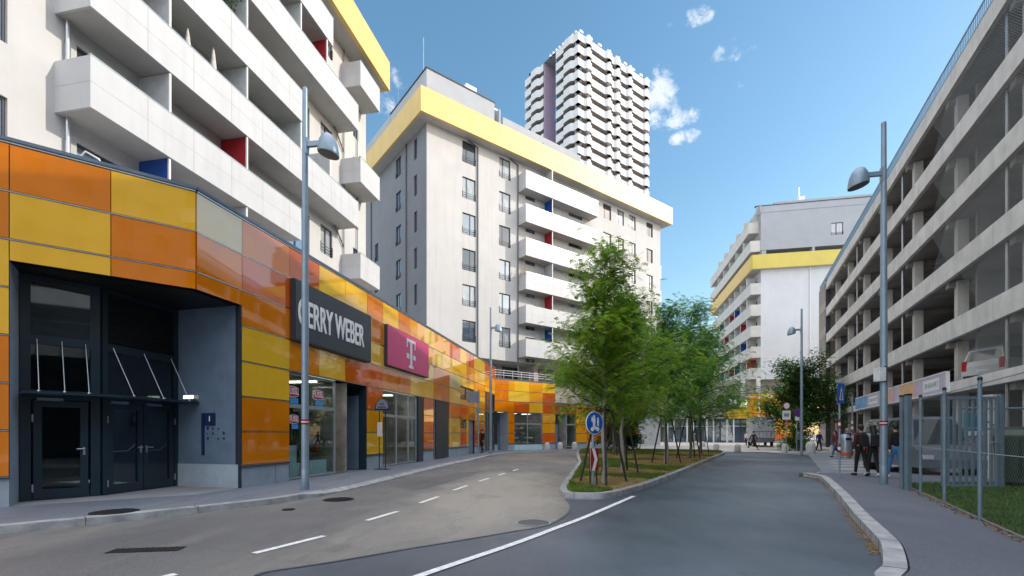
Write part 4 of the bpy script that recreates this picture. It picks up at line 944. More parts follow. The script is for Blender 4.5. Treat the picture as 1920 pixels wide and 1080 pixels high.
wb.face([F3f.p(0,0,26.7),F3f.p(0,-1.4,26.7),F3f.p(16.5,-1.4,26.7),F3f.p(16.5,0,26.7)],'frame_grey'); wb.face([F3f.p(0,0,26.7),F3f.p(0,0,33),F3f.p(0,-20,33),F3f.p(0,-20,26.7)],'render_white')
F3f.wall(wb,-.4,16.5,31.95,33.1,'render_midgrey',[],n=-.8); F3f.box(wb,0,16.5,-.8,0.05,31.85,31.95,'render_midgrey'); F3f.box(wb,-.5,16.6,-1.2,-.75,33.1,33.2,'frame_dark')
F3f.box(wb,F3f.s_(1523),F3f.s_(1528),-.8,.0,24.3,26.69,'render_midgrey'); F3f.box(wb,F3f.s_(1428),F3f.s_(1437),-.9,-.05,24.3,26.69,'render_midgrey')
F3f.box(wb,2,14,-12,-1,33.1,33.6,'render_midgrey')
wb.face([F3f.p(-1.3,0,9.0),F3f.p(16.5,0,9.0),F3f.p(16.5,-24,9.0),F3f.p(-1.3,-24,9.0)],'soffit')
wb.build('wall', b3)
cr = MB(); F3.box(cr,0,L3-.5,-.2,0.05,24.0,25.9,'crown_yellow'); F3f.box(cr,-1.25,18,.5,.7,24.0,25.9,'crown_lemon')
F3f.box(cr,-1.1,18,-.1,.499,24.02,24.2,'soffit'); F3.box(cr,L3-.499,L3+.5,-.2,.049,24.0,25.9,'crown_lemon'); F3.box(cr,0,L3-.2,-1.3,-.201,24.02,24.2,'soffit'); cr.build('roof_parapet', b3)
for k,z in enumerate((9.07,12.0,14.87,17.77,20.7)):
    o = balcony(F3,b3,0.3*k,L3,z,-1.3,0,1.53,m='balcony_panel_warm',jstep=2.6)
    for i in range(6):
        a = L3-2.2-i*3.3; cc = ['partition_red','partition_grey','partition_blue'][(i+k)%3] if (i+k*2)%3!=1 and not(i==0 and k in(1,3)) else 'partition_grey'
        if k==4: cc='partition_grey' if i else 'partition_grey'
        partition(F3,o,a,-1.3,0,z+.25,z+2.88,cc)
for k,(z,a1) in enumerate(((26.6,L3-.1),(29.5,L3-1.0))):
    o = balcony(F3,b3,0,a1,z,-1.3,0,1.5,m='balcony_panel_warm',jstep=2.6)
    for i in range(5): partition(F3,o,L3-4-i*4.0,-1.3,0,z+.25,z+2.8,'partition_grey')
pi = MB(); a=F3f.s_(1518.5); pi.tube([F3f.p(a,.08,9),F3f.p(a,.08,24)],.08,'white_plain',8); pi.build('drainpipe', b3)
ch = MB(); a=F3f.s_(1504); F3f.box(ch,a,a+.8,-2,-1.2,33.15,34.2,'white_plain'); ch.tube([F3f.p(a+.2,-1.6,34),F3f.p(a+.2,-1.6,35.6)],.04,'steel',6); ch.build('chimney', b3)
# columns + low arcade below B3
ar = thing('shopping_arcade','far orange panelled arcade front with glazed shops below the pale block','shopping arcade',(31,63.5,0),world=True)
FD = Fac((18.0,66.6), DP); SD=FD.s_
cl2, tr2 = MB(), MB(); clad_s, trim_s, back_s, plin_s = clad, trim, back, plin
clad, trim, back, plin = cl2, tr2, MB(), MB(); host = ar
bD = [SD(1362),SD(1385),SD(1402),SD(1424),SD(1436),SD(1452),SD(1470),SD(1490)]
cladding(FD,bD,[6.9,6.11,5.2,4.29,3.38,2.47,1.57,.69],lambda r,c,s:'OYAAODYAOYD'[(r*2+c*3)%11] if c>2 else 'LLA'[c],[(SD(1362),SD(1411.5) if False else SD(1402),.0,3.6),(SD(1362),SD(1402),4.9,7)])
clad.build('cladding',ar); trim.build('trim_rail',ar); back.build('wall',ar)
x = MB(); FD.box(x,SD(1240),SD(1402),-.3,-.25,.1,3.6,'glass_window'); FD.box(x,SD(1362),SD(1402),-.3,.0,3.6,3.7,'white_plain'); 
x.build('shop_window',ar); x = MB()
for i in range(14): a = SD(1240)+i*(SD(1402)-SD(1240))/13; FD.box(x,a-.08,a+.08,-.25,-.12,.1,3.6,'white_plain' if i%3 else 'frame_dark')
FD.box(x,SD(1240),SD(1402),-.24,-.13,2.5,2.65,'frame_alu'); x.build('mullion',ar)
x = MB(); FD.box(x,SD(1225),SD(1362),-8,-.3,3.6,6.6,'render_white'); FD.box(x,SD(1225),SD(1480),-9,-3,6.7,9.05,'beige_render'); x.build('upper_wall',ar)
for i,p in enumerate((1395,1424)): x = MB(); FD.box(x,SD(p),SD(p+6),-1.5,-.9,6.7,9.05,'white_plain'); x.build('column',ar)
t = signbox('shop_sign','dark hanging shop sign reading 34 on the far arcade beside the trees',FD,SD(1345),SD(1386),.1,.25,4.9,6.7,'sign_dark'); put(text_mesh('34',1.0,'letter',.02,1.0),'lettering',t,FD,SD(1373),.27,5.8)
# distant low building and backdrop blocks
t = thing('low_building','pale low building beyond the plaza glimpsed between the tree stakes','building',(8,92,0),world=True)
x = MB(); x.box(2,30,92,104,0,9,'render_white'); x.build('wall',t)
for i in range(9):
    me,kk = win_meshes(1.8,2.2,2,'glass_window'); place(me,'window',t,(3+i*3,91.85,.8),0,kk)
# ------------------------------------------------------------------ parking garage
pg = thing('parking_garage','open concrete multi storey car park with stacked pale spandrel bands on the right','car park',(20,22,0),world=True)
GD = Vector((.469,1,0)).normalized(); OG = Vector((18.14,18.0,0))
FG = Fac((OG+GD*100)[:2], -GD)        # s increases towards the camera
def sg(Y): return 100 - (Y-18.0)/GD.y
SF, SN = sg(51.3), sg(-6)
TOPS = [3.84+2.8*k for k in range(6)]
for k,t in enumerate(TOPS):
    b = MB(); bt = t-.87 if k else t-.48
    if k==5: bt = t-.8
    j = sg(18.0+5.5*6); segs=[SF]
    Y = 51.0
    while Y > -6: 
        if sg(Y)>SF+.5: segs.append(sg(Y))
        Y -= 5.5
    segs.append(SN)
    for a0,a1 in zip(segs[:-1],segs[1:]): FG.box(b,a0+.012,a1-.012,-.18,.0,bt,t,'concrete')
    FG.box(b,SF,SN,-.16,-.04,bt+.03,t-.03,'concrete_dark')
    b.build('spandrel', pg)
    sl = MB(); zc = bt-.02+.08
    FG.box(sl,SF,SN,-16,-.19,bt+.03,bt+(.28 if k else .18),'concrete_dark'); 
    Y = 49
    i=0
    while Y > -6:
        FG.box(sl,sg(Y)-.2,sg(Y)+.2,-16,-.2,bt-.27,bt+.029,'concrete_dark'); Y -= 5.3; i+=1
    sl.build('floor_slab', pg)
cl = MB(); pipes = MB(); 
Ys = [17.0+5.3*i for i in range(-4,7)]
for Y in Ys:
    c = MB()
    for k in range(6):
        z0 = .1 if k==0 else TOPS[k-1]-.5; z1 = (TOPS[k]-.87 if k else TOPS[0]-.48)
        if k==5: z1 = TOPS[5]-.8
        FG.box(c,sg(Y)-.19,sg(Y)+.19,-.85,-.45,z0,z1-.0,'concrete_col')
    c.build('column', pg)
for i,Y in enumerate([17.75,28.8,39.5]):
    p = MB(); p.tube([FG.p(sg(Y),-.3,.1),FG.p(sg(Y),-.3,TOPS[5]-.7)],.06,'steel',8); p.build('drainpipe', pg)
iw = MB()
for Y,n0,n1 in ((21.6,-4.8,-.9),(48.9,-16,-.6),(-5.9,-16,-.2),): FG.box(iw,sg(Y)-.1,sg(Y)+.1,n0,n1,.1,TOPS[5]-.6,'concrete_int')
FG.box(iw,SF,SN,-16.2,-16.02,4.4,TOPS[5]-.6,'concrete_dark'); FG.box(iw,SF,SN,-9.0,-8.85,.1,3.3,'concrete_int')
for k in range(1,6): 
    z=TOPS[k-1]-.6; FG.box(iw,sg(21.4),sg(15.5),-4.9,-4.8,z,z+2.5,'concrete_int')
iw.build('inner_wall', pg)
sw = MB(); SE = sg(55.8); hw=[]
for k in range(6):
    for i in range(4):
        a = SE+.5+i*1.1; hw.append((a,a+.55,2.0+2.8*k,3.9+2.8*k))
FG.wall(sw,SE,SF-.02,.1,18.1,'beige_render',hw,n=0); sw.face([FG.p(SE,0,.1),FG.p(SE,0,18.1),FG.p(SE,-16,18.1),FG.p(SE,-16,.1)],'beige_render'); FG.box(sw,SF-.1,SF+.02,-.4,.04,.1,18.1,'frame_dark'); sw.face([FG.p(SE,0,18.1),FG.p(SF,0,18.1),FG.p(SF,-16,18.1),FG.p(SE,-16,18.1)],'roof_grey'); sw.build('stair_tower', pg)
for h in hw: put_win(FG,pg,*h,sashes=1,glass='glass_dark')
gr = MB(); Yt=51.0
FG.box(gr,SE,SN,-.12,-.08,18.60,18.66,'rail_blue'); FG.box(gr,SE,SN,-.12,-.08,18.02,18.06,'rail_blue')
a = SE
while a < SN: FG.box(gr,a,a+.02,-.115,-.085,17.85,18.66,'rail_blue'); a += .16
gr.build('roof_railing', pg)
# diamond netting behind the openings close to us
nm = MB()
for k in range(1,6):
    z0,z1 = TOPS[k-1]-.05,(TOPS[k]-.85); a0,a1 = sg(24.0 if k>2 else 21.0),sg(9.0); st=.105
    for dr_ in (1,-1):
        a = a0-(z1-z0)
        while a < a1+(z1-z0):
            p0,p1 = (a,z0),(a+(z1-z0),z1)
            if dr_<0: p0,p1 = (a,z1),(a+(z1-z0),z0)
            if p0[0]>=a0 and p1[0]<=a1:
                q0,q1 = FG.p(p0[0],-.1,p0[1]),FG.p(p1[0],-.1,p1[1]); e=Vector((0,0,.008)); nm.face([q0-e,q1-e,q1+e,q0+e],'wire')
            a += st
nm.build('safety_net', pg)
# ceiling lamps and service pipes under the decks
for k in range(1,6):
    for i in range(7):
        Y = 14.3+5.3*i; q = MB(); zc = TOPS[k]-.87-.02; FG.box(q,sg(Y)-.7,sg(Y)+.7,-5.2,-5.05,zc-.1,zc,'white_plain'); q.build('ceiling_lamp', pg)
    q = MB(); q.tube([FG.p(SF,-3.0,TOPS[k]-1.25),FG.p(SN,-3.0,TOPS[k]-1.25)],.05,'frame_alu',6); q.build('service_pipe', pg)
# banners
t = thing('banner','long pastel EINFAHRT banner along the first floor band of the car park','banner',FG.p(sg(22),.1,3.2),world=True)
FGs = FG.s_
s0,s1 = FGs(1604,.12),FGs(1774,.12); zt,zb_ = 4.35,3.42
b = MB(); FG.box(b,s0,s1,.05,.12,zb_,zt,'banner_lilac'); b.build('panel',t)
b = MB(); FG.box(b,s0,s1,.121,.14,zt-.04,zt+.02,'white_plain'); FG.box(b,s0,s1,.121,.14,zb_-.03,zb_+.03,'white_plain'); FG.box(b,s1,s1+.04,.0,.14,zb_,zt,'white_plain'); b.build('edge',t)
b = MB()
for p0,p1,m in ((1604,1626,'banner_blue'),(1666,1670,'banner_orange'),(1672,1678,'banner_pink'),(1688,1698,'banner_orange'),(1701,1712,'banner_orange'),(1713,1720,'banner_pink'),(1650,1660,'banner_pink')):
    FG.box(b,FGs(p0,.12),FGs(p1,.12),.121,.126,zb_+.05,zt-.05,m); b.build('printed_field',t); b = MB()
FG.box(b,FGs(1731,.12),FGs(1761,.12),.121,.127,zb_+.18,zt-.18,'white_plain'); b.build('text_field',t); b = MB(); FG.box(b,FGs(1629,.12),FGs(1645,.12),.121,.127,zb_+.2,zt-.2,'white_plain'); b.build('text_field',t)
k = text_mesh('EINFAHRT',.34,'banner_text',.003,(FGs(1759,.12)-FGs(1733,.12)),.006); put(k,'lettering',t,FG,FGs(1746.5,.12),.131,3.88)
k = text_mesh('EINFAHRT',.3,'banner_text',.003,(FGs(1644,.12)-FGs(1630,.12)),.004); put(k,'lettering',t,FG,FGs(1637,.12),.131,3.88)

# ------------------------------------------------------------------ street lamps
def make_lamp():
    t = thing('street_lamp','x','street lamp',(0,0,0),0,'tall grey street lamps'); b = MB()
    b.tube([(0,0,0),(0,0,4.5),(0,0,9.98)],[.095,.085,.062],'lamp_paint',16); b.lathe((0,0,0),[(.095,0),(.10,.01),(.098,.5),(.09,.52)],'lamp_paint',16); b.lathe((0,0,9.98),[(.062,0),(.05,.03)],'lamp_paint',16); b.build('pole',t,smooth=True)
    a = MB(); a.box(.05,.42,-.04,.04,8.53,8.65,'lamp_paint'); a.box(.0,.075,-.06,.06,8.35,8.75,'lamp_paint'); a.build('arm',t)
    h = MB(); h.lathe((.62,0,8.3),[(.255,0),(.26,.03),(.25,.15),(.22,.3),(.16,.43),(.08,.5),(.01,.52)],'lamp_paint',24); h.v=[(x,y,z-(x-.62)*.22) for x,y,z in h.v]; ho = h.build('lamp_head',t,smooth=True)
    l_ = MB(); mat('lamp_inner',(.12,.11,.10),.5); l_.lathe((.62,0,8.292),[(.235,0),(.235,.006)],'lamp_inner',24); l_.v=[(x,y,z-(x-.62)*.22) for x,y,z in l_.v]; l_.build('lens',ho); return t
lp = make_lamp(); lp['label']='tall grey bell headed street lamp in front of the FUSSL shop window'
x,y,_ = G(572,918,.118); lp.location=(x,y,.118); lp.rotation_euler=(0,0,R(-8))
for k in range(1):
    s = MB(); s.lathe((0,0,1.62),[(.0965,0),(.0965,.05)],'sign_red',16); s.lathe((0,0,1.70),[(.0965,0),(.0965,.05)],'sign_red',16); s.lathe((0,0,1.62),[(.094,.051),(.0965,.052),(.0965,.08)],'white_plain',16); s.build('marker_band',lp)
LY=32.5
l2 = dup(lp,(G(1657,907,.12)[0],13.2,.12),R(180-12),'tall grey bell headed street lamp beside the pedestrians at right'); l2.location=((1657-960)/895*13.2,13.2,.12)
l3 = dup(lp,((920-960)/895*LY,LY,.118),R(-30),'street lamp at the far bend by the orange arcade corner')
l4 = dup(lp,((1503-960)/895*LY,LY,.03),R(165),'street lamp rising from the dark bushy tree before the pale block')
t = thing('plaza_lamp','thin white plaza lamp with two short arms in front of the far orange arcade','street lamp',(29.5,57,.03)); b = MB()
b.tube([(0,0,0),(0,0,6.6)],.07,'white_plain',10); b.build('pole',t); 
for s_ in (-1,1): b = MB(); b.tube([(0,0,5.9),(s_*1.6,0,5.95)],.04,'white_plain',8); b.lathe((s_*1.2,0,5.8),[(.02,.3),(.18,.2),(.22,0)],'white_plain',10); b.build('arm',t)
# ------------------------------------------------------------------ road signs
def post(b, h, r=.03, m='galv', bands=False):
    b.tube([(0,0,0),(0,0,h)],r,m,10)
def disc(b,z,r,m,y0,y1,n=28): b.lathe((0,y0,z),[(r,0),(r,y1-y0)],m,n,axis='y')
# blue round sign + chevron on island
x,y,z = G(1112,912,.13); t = thing('traffic_sign','round blue pedestrian and bicycle sign above a red and white chevron on the island tip','traffic sign',(x,y,.13),R(34))
b = MB(); post(b,1.98); b.build('post',t); b = MB(); disc(b,1.66,.30,'white_plain',-.06,-.04); disc(b,1.66,.285,'sign_blue',-.066,-.0601); b.build('disc',t)
b = MB(); yy0,yy1=-.072,-.0665; W='white_plain'
def bx(b,x0,x1,z0,z1,m=W): b.box(x0,x1,yy0,yy1,z0,z1,m)
b.lathe((-.03,yy0,1.83),[(.035,0),(.035,.005)],W,12,'y'); bx(b,-.075,.015,1.66,1.79); bx(b,-.12,-.08,1.70,1.82); bx(b,-.07,-.035,1.54,1.658); bx(b,-.025,.01,1.54,1.658); b.lathe((.11,yy0,1.78),[(.028,0),(.028,.005)],W,12,'y'); bx(b,.08,.14,1.65,1.75); bx(b,.085,.105,1.58,1.649); bx(b,.115,.135,1.58,1.649)
for cx in (-.09,.10):
    b.lathe((cx,yy0,1.50),[(.055,0),(.055,.005)],W,16,'y')
bx(b,-.08,.09,1.495,1.52); bx(b,-.02,.06,1.52,1.57); b.build('pictogram',t)
b = MB(); b.box(-.15,.15,-.055,-.035,.42,1.0,'sign_red'); b.build('chevron_board',t)
b = MB(); yc=-.058
b.face([(-.10,yc,1.0),(.0,yc,1.0),(.11,yc,.71),(.0,yc,.42),(-.10,yc,.42),(.0,yc,.71)],W); b.face([(-.15,yc-.001,1.0),(-.14,yc-.001,1.0),(-.14,yc-.001,.42),(-.15,yc-.001,.42)],W); b.build('chevron',t)
b = MB(); 
for s_ in (-.11,.13): b.tube([(s_,0,0),(s_,0,.95)],.022,'stake',8)
b.build('bracket',t)
# pedestrian sign
x,y,z = G(1574,896,.12); t = thing('traffic_sign','blue pedestrian crossing sign on a slim grey post at the kerb end','traffic sign',(x,y,.12),R(30)); b=MB(); post(b,3.05,.03); b.build('post',t)
b = MB(); b.box(-.2,.2,-.05,-.035,2.35,2.98,'sign_blue'); b.build('panel',t)
b = MB(); yq=-.053; b.face([(-.13,yq,2.45),(.13,yq,2.45),(0,yq,2.88)],W); b.face([(-.055,yq-.002,2.47),(.055,yq-.002,2.47),(.0,yq-.002,2.74)],'sign_blue'); b.box(-.018,.018,yq-.006,yq-.002,2.55,2.72,'black'); b.build('pictogram',t)
b = MB()
for z_,m in ((1.55,'sign_red'),(1.65,'white_plain'),(1.75,'sign_red'),(.78,'sign_red'),(.88,'white_plain'),(.98,'sign_red')):
    if z_==.78: b.build('marker_band',t); b=MB()
    b.lathe((0,0,z_),[(.034,0),(.034,.095)],m,10)
b.build('marker_band',t)
x,y,z = G(1598,855,.034); t = thing('marker_post','slim red and white banded pole behind the litter bin','post',(x,y,.034)); b=MB(); post(b,4.0,.045); b.build('post',t); b=MB()
for z_,m in ((1.6,'sign_red'),(1.79,'white_plain'),(1.98,'sign_red'),(2.17,'white_plain')): b.lathe((0,0,z_),[(.05,0),(.05,.19)],m,10)
b.build('marker_band',t)
x,y,z = G(1474,849,.03); t = thing('traffic_sign','white round red edged sign with a square white plate below it','traffic sign',(x,y,.03)); b=MB(); post(b,3.9,.035); b.build('post',t)
b=MB(); disc(b,3.7,.30,'sign_red',-.06,-.045); disc(b,3.7,.23,'white_plain',-.066,-.0601); b.build('disc',t); b=MB(); b.box(-.32,.32,-.06,-.045,2.6,3.32,'white_plain'); b.box(-.2,.2,-.064,-.0601,2.85,3.1,'cloth_grey'); b.build('plate',t)
x,y,z = G(1494,848,.03); t = thing('traffic_sign','purple looking round no stopping sign with a small white plate by the lamp','traffic sign',(x,y,.03)); b=MB(); post(b,3.5,.035); b.build('post',t)
b=MB(); disc(b,3.22,.30,'sign_red',-.06,-.045); disc(b,3.22,.25,'sign_purple',-.066,-.0601); b.build('disc',t); b=MB(); b.box(-.18,.18,-.06,-.045,2.58,2.86,'white_plain'); b.build('plate',t)
x,y,z = G(897,855,.118); t = thing('direction_sign','grey back of a rectangular sign on a post near the arcade corner','traffic sign',(x,y,.118),R(25)); b=MB(); post(b,4.2,.04); b.build('post',t); b=MB(); b.box(-.75,.1,.04,.06,3.4,4.05,'grey_plastic'); b.box(-.78,.13,.03,.062,4.05,4.09,'galv'); b.box(-.78,.13,.03,.062,3.36,3.4,'galv'); b.box(-.5,-.46,.02,.039,3.4,4.05,'galv'); b.build('panel',t); b=MB(); disc(b,2.85,.17,'galv',.04,.055); b.build('disc',t)
# bus stop sign
x,y,z = (717-960)/895*18.7,18.7,.118; t = thing('bus_stop_sign','black half round topped stop sign on two thin legs before the second shop','sign',(x,y,.118),R(-18)); b=MB()
for s_ in (-.14,.14): b.tube([(s_,0,0),(s_,0,2.3)],.018,'black',8)
b.box(-.3,.3,-.15,.15,0,.02,'black'); b.build('leg',t); b=MB(); pts=[(-.33,2.4)]+[(.33*-math.cos(a),2.4+.45*math.sin(a)) for a in [math.pi*i/14 for i in range(15)]]+[(.33,2.4)]
def plate(b,pts,y0,y1,m):
    n=len(pts); b.face([(p[0],y0,p[1]) for p in pts],m); b.face([(p[0],y1,p[1]) for p in reversed(pts)],m)
    for i in range(n): p,q=pts[i],pts[(i+1)%n]; b.face([(p[0],y0,p[1]),(p[0],y1,p[1]),(q[0],y1,q[1]),(q[0],y0,q[1])],m)
arc=lambda r,zc: [(r*-math.cos(a),zc+r*1.3*math.sin(a)) for a in [math.pi*i/16 for i in range(17)]]
plate(b,arc(.34,2.32),-.03,.03,'navy'); b.build('disc',t); b=MB(); plate(b,arc(.28,2.38),-.036,-.031,'cloth_grey'); b.box(-.18,.18,-.039,-.0361,2.42,2.46,'navy'); b.box(-.1,.1,-.039,-.0361,2.54,2.58,'navy'); b.build('face',t)
b=MB(); b.box(-.2,.0,-.05,-.02,1.3,1.85,'white_plain'); b.build('timetable',t)
# box on right lamp post
t = thing('notice_box','small white box fixed high on the left side of the right lamp post','sign',((1649-960)/895*13.2,13.15,3.0)); b=MB(); b.box(-.12,.06,-.12,.12,-.05,.32,'white_paint'); b.build('case',t,bevel=.01); b=MB(); b.box(.061,.1,-.1,.1,-.07,.36,'black'); b.build('bracket',t)
# ------------------------------------------------------------------ bollards and bin
def make_bollard():
    b = MB(); b.lathe((0,0,0),[(.24,0),(.25,.05),(.245,.42),(.22,.55),(.15,.64),(.05,.67)],'bollard_conc',18); return b.mesh('concrete_bollard',smooth=True)
bm_ = make_bollard()
def bollard(x,y,z,lab,sc=1.0):
    o = bpy.data.objects.new('concrete_bollard',bm_); C.objects.link(o); o.location=(x,y,z); o.scale=(sc,)*3; tag(o,lab,'bollard','pale round topped concrete bollards')
for i,(px,yy) in enumerate(((1026,41.5),(1050,43.0),(1077,44.2),(1105,45.6))): bollard((px-960)/895*yy,yy,.118,['pale bollard in front of the orange pier right of the shop window','pale bollard before the dark doorway of the far arcade','pale bollard before the glazed shop right of the dark doorway','pale bollard half hidden behind the round blue sign'][i])
for px,py,sc,lab in ((1343,846,1,'pale bollard at the far tip of the planted island'),(1383,847,1,'pale bollard standing alone left of the white truck'),(1472,848,1.05,'pale bollard at the foot of the round white sign'),(1520,850,1.35,'larger pale bollard right of the far lamp post'),(1304,838,1,'pale bollard behind the tree stakes nearest the island tip'),(1318,839,1,'pale bollard seen between the last two tree stakes')):
    x,y,z = G(px,py,.03); bollard(x,y,z,lab,sc)
x,y,z = G(1585,859,.034); t = thing('litter_bin','round grey metal litter bin with an orange band near its foot','litter bin',(x,y,.034)); b=MB()
b.lathe((0,0,0),[(.27,0),(.27,.06),(.3,.08),(.3,.14)],'bin_metal',20); b.lathe((0,0,.36),[(.3,0),(.3,.72),(.28,.95),(.2,1.08),(.05,1.12)],'bin_metal',20); b.build('body',t,smooth=True); b=MB(); b.lathe((0,0,.14),[(.303,0),(.303,.22)],'bin_orange',20); b.build('band',t,smooth=True); b=MB(); b.box(-.15,.15,-.30,-.25,1.1,1.24,'black'); b.build('opening',t)
# manholes, grate, gully
def cover(px,py,r,lab,z=.0,asp=1.0,m='manhole'):
    x,y,_ = G(px,py,z); t = thing('manhole_cover',lab,'manhole cover',(x,y,z)); b=MB(); b.lathe((0,0,.004),[(r,0),(r,.006)],'iron' if isinstance(m,str) else 'plinth',28); b.build('rim',t); b=MB(); b.lathe((0,0,.0105),[(r*.9,0),(r*.9,.004)],m,28)
    for i in range(-4,5):
        l = math.sqrt(max(0,(r*.85)**2-(i*r*.2)**2)); b.box(-l,l,i*r*.2-.012,i*r*.2+.012,.0146,.02,'iron' if isinstance(m,str) else m)
    b.build('lid',t)
cover(215,960,.36,'rusty round manhole cover on the pavement before the glass doors',.119); cover(635,937,.34,'dark round manhole cover in the road beside the dropped kerb',.004,m='iron'); cover(1000,981,.3,'faint round manhole cover in the pale road centre',.004,m=M_asphL); cover(541,956,.12,'tiny round valve cover in the road left of the dropped kerb',.004)
x,y,_=G(275,1032); t = thing('drain_grate','long slotted iron drain grate in the road at lower left','drain grate',(x,y,.004),R(9)); b=MB(); b.box(-.42,.42,-.12,.12,.001,.006,'black'); b.build('frame',t); b=MB()
for i in range(12): b.box(-.41+i*.07,-.385+i*.07,-.115,.115,.0065,.011,'manhole')
b.build('bar',t)
# ------------------------------------------------------------------ fence and gate at right
fn = thing('chain_link_fence','grey chain link fence with tall posts along the right pavement','fence',(8.48,9.36,.1),world=True)
FP = [(5.45,4.0),(6.46,5.88),(7.47,7.62),(8.48,9.36),(9.5,11.1),(10.6,13.0)]
for x,y in FP:
    b=MB(); b.tube([(x,y,.08),(x,y,2.36)],.029,'fence_steel',10); b.lathe((x,y,2.36),[(.034,0),(.034,.04),(.02,.06)],'black',10); b.build('post',fn)
b=MB(); 
for zz in (.16,1.2,2.3):
    b.tube([(x,y,zz+ (.0)) for x,y in FP],.008,'wire',4)
b.tube([(10.6,13.0,2.2),(9.9,11.9,.2)],.02,'fence_steel',6); b.build('tension_wire',fn)
nm=MB(); 
for (x0,y0),(x1,y1) in zip(FP[:-1],FP[1:]):
    ff = Fac((x0,y0),(x1-x0,y1-y0)); Ls = math.dist((x0,y0),(x1,y1)); h0,h1=.14,2.32; H=h1-h0; st=.085
    for dr_ in (1,-1):
        a=-H
        while a<Ls:
            s0_,s1_=max(a,0),min(a+H,Ls)
            if s1_>s0_+.02:
                z0_=h0+(s0_-a); z1_=h0+(s1_-a)
                if dr_<0: z0_,z1_=h1-(s0_-a),h1-(s1_-a)
                q0,q1=ff.p(s0_,0,z0_),ff.p(s1_,0,z1_); e=ff.d*.0016+Vector((0,0,.0016*-dr_)); 
                e = (ff.d*(-dr_)+Vector((0,0,1))).normalized()*.0016
                nm.face([q0-e,q1-e,q1+e,q0+e],'wire')
            a+=st
nm.build('mesh',fn)
gt = thing('gate','open grey steel gate of wide upright bars behind the fence','gate',(10.9,12.0,.1),world=True); b=MB()
FGt = Fac((10.85,12.05),(1,.0)); GW=1.42
for a in (0,GW-.06): FGt.box(b,a,a+.06,-.03,.03,.16,2.45,'fence_steel')
for z in (.16,2.38): FGt.box(b,.061,GW-.061,-.028,.028,z,z+.07,'fence_steel')
b.build('gate_frame',gt)
for i in range(8): 
    b=MB(); a=.13+i*.155; FGt.box(b,a,a+.055,-.02,.02,.23,2.38,'fence_steel'); b.build('bar',gt)
b=MB(); FGt.box(b,GW+.03,GW+.11,-.05,.05,.1,2.5,'fence_steel'); b.build('gate_post',gt)
b=MB(); b.tube([FGt.p(GW-.2,.03,1.3),FGt.p(GW-.2,.09,1.3),FGt.p(GW-.05,.09,1.3)],.015,'steel',6); b.build('handle',gt)
for i,(x,y) in enumerate(((9.75,11.75),(9.95,12.15))):
    b=MB(); b.box(x-.05,x+.05,y-.05,y+.05,.1,2.45,'fence_steel'); b.box(x-.055,x+.055,y-.055,y+.055,2.45,2.49,'black'); simple('gate_post',['left square gate post where the fence opens','right square gate post where the fence opens'][i],'post',b)
t = thing('waste_container','dark green waste container behind the gate at the right edge','waste container',(13.65,11.9,.1),R(-48)); b=MB(); b.hexa([(-1.1,-.45,.15),(1.1,-.45,.15),(1.1,.45,.15),(-1.1,.45,.15),(-1.15,-.55,1.35),(1.15,-.55,1.35),(1.15,.55,1.35),(-1.15,.55,1.35)],'dumpster_green')
for i in range(7): b.box(-1.0+i*.32,-.96+i*.32,-.56,-.47,.3,1.3,'dumpster_green')
b.build('body',t,bevel=.03); b=MB(); pts=[(-.55,1.36),(-.4,1.5),(0,1.58),(.4,1.5),(.55,1.36)]
for p,q in zip(pts[:-1],pts[1:]): b.hexa([(-1.16,p[0],1.352),(1.16,p[0],1.352),(1.16,q[0],1.352),(-1.16,q[0],1.352),(-1.16,p[0],p[1]+.01),(1.16,p[0],p[1]+.01),(1.16,q[0],q[1]+.01),(-1.16,q[0],q[1]+.01)],'dumpster_green')
b.build('lid',t)
for s_ in (-.9,.9): b=MB(); b.lathe((s_,-.05,0.09),[(.09,0),(.09,.08)],'tyre',12,'x'); b.build('wheel',t)
t = thing('metal_frame','tall grey pipe frame with a diagonal brace behind the green container','frame',(13.2,13.0,.1)); b=MB()
for x in (-1.0,0,1.2): b.tube([(x,0,0),(x,0,2.35)],.035,'galv',8)
for z in (1.55,2.1): b.tube([(-1.0,0,z),(1.2,0,z)],.03,'galv',8)
b.tube([(-.9,0,2.1),(.1,0,1.55)],.025,'galv',6); b.build('pipe',t)
b=MB(); b.box(14.8,15.5,15.6,15.65,1.4,2.2,'teal'); b.box(14.8,15.5,15.59,15.6,1.45,1.6,'white_plain'); simple('notice_board','teal notice board seen through the bars of the gate','notice board',b)
b=MB(); b.box(14.6,14.75,14.5,14.65,.12,2.6,'concrete_col'); b.box(14.5,14.85,14.4,14.75,2.6,2.7,'concrete_col'); simple('concrete_post','pale concrete post behind the gate','post',b)
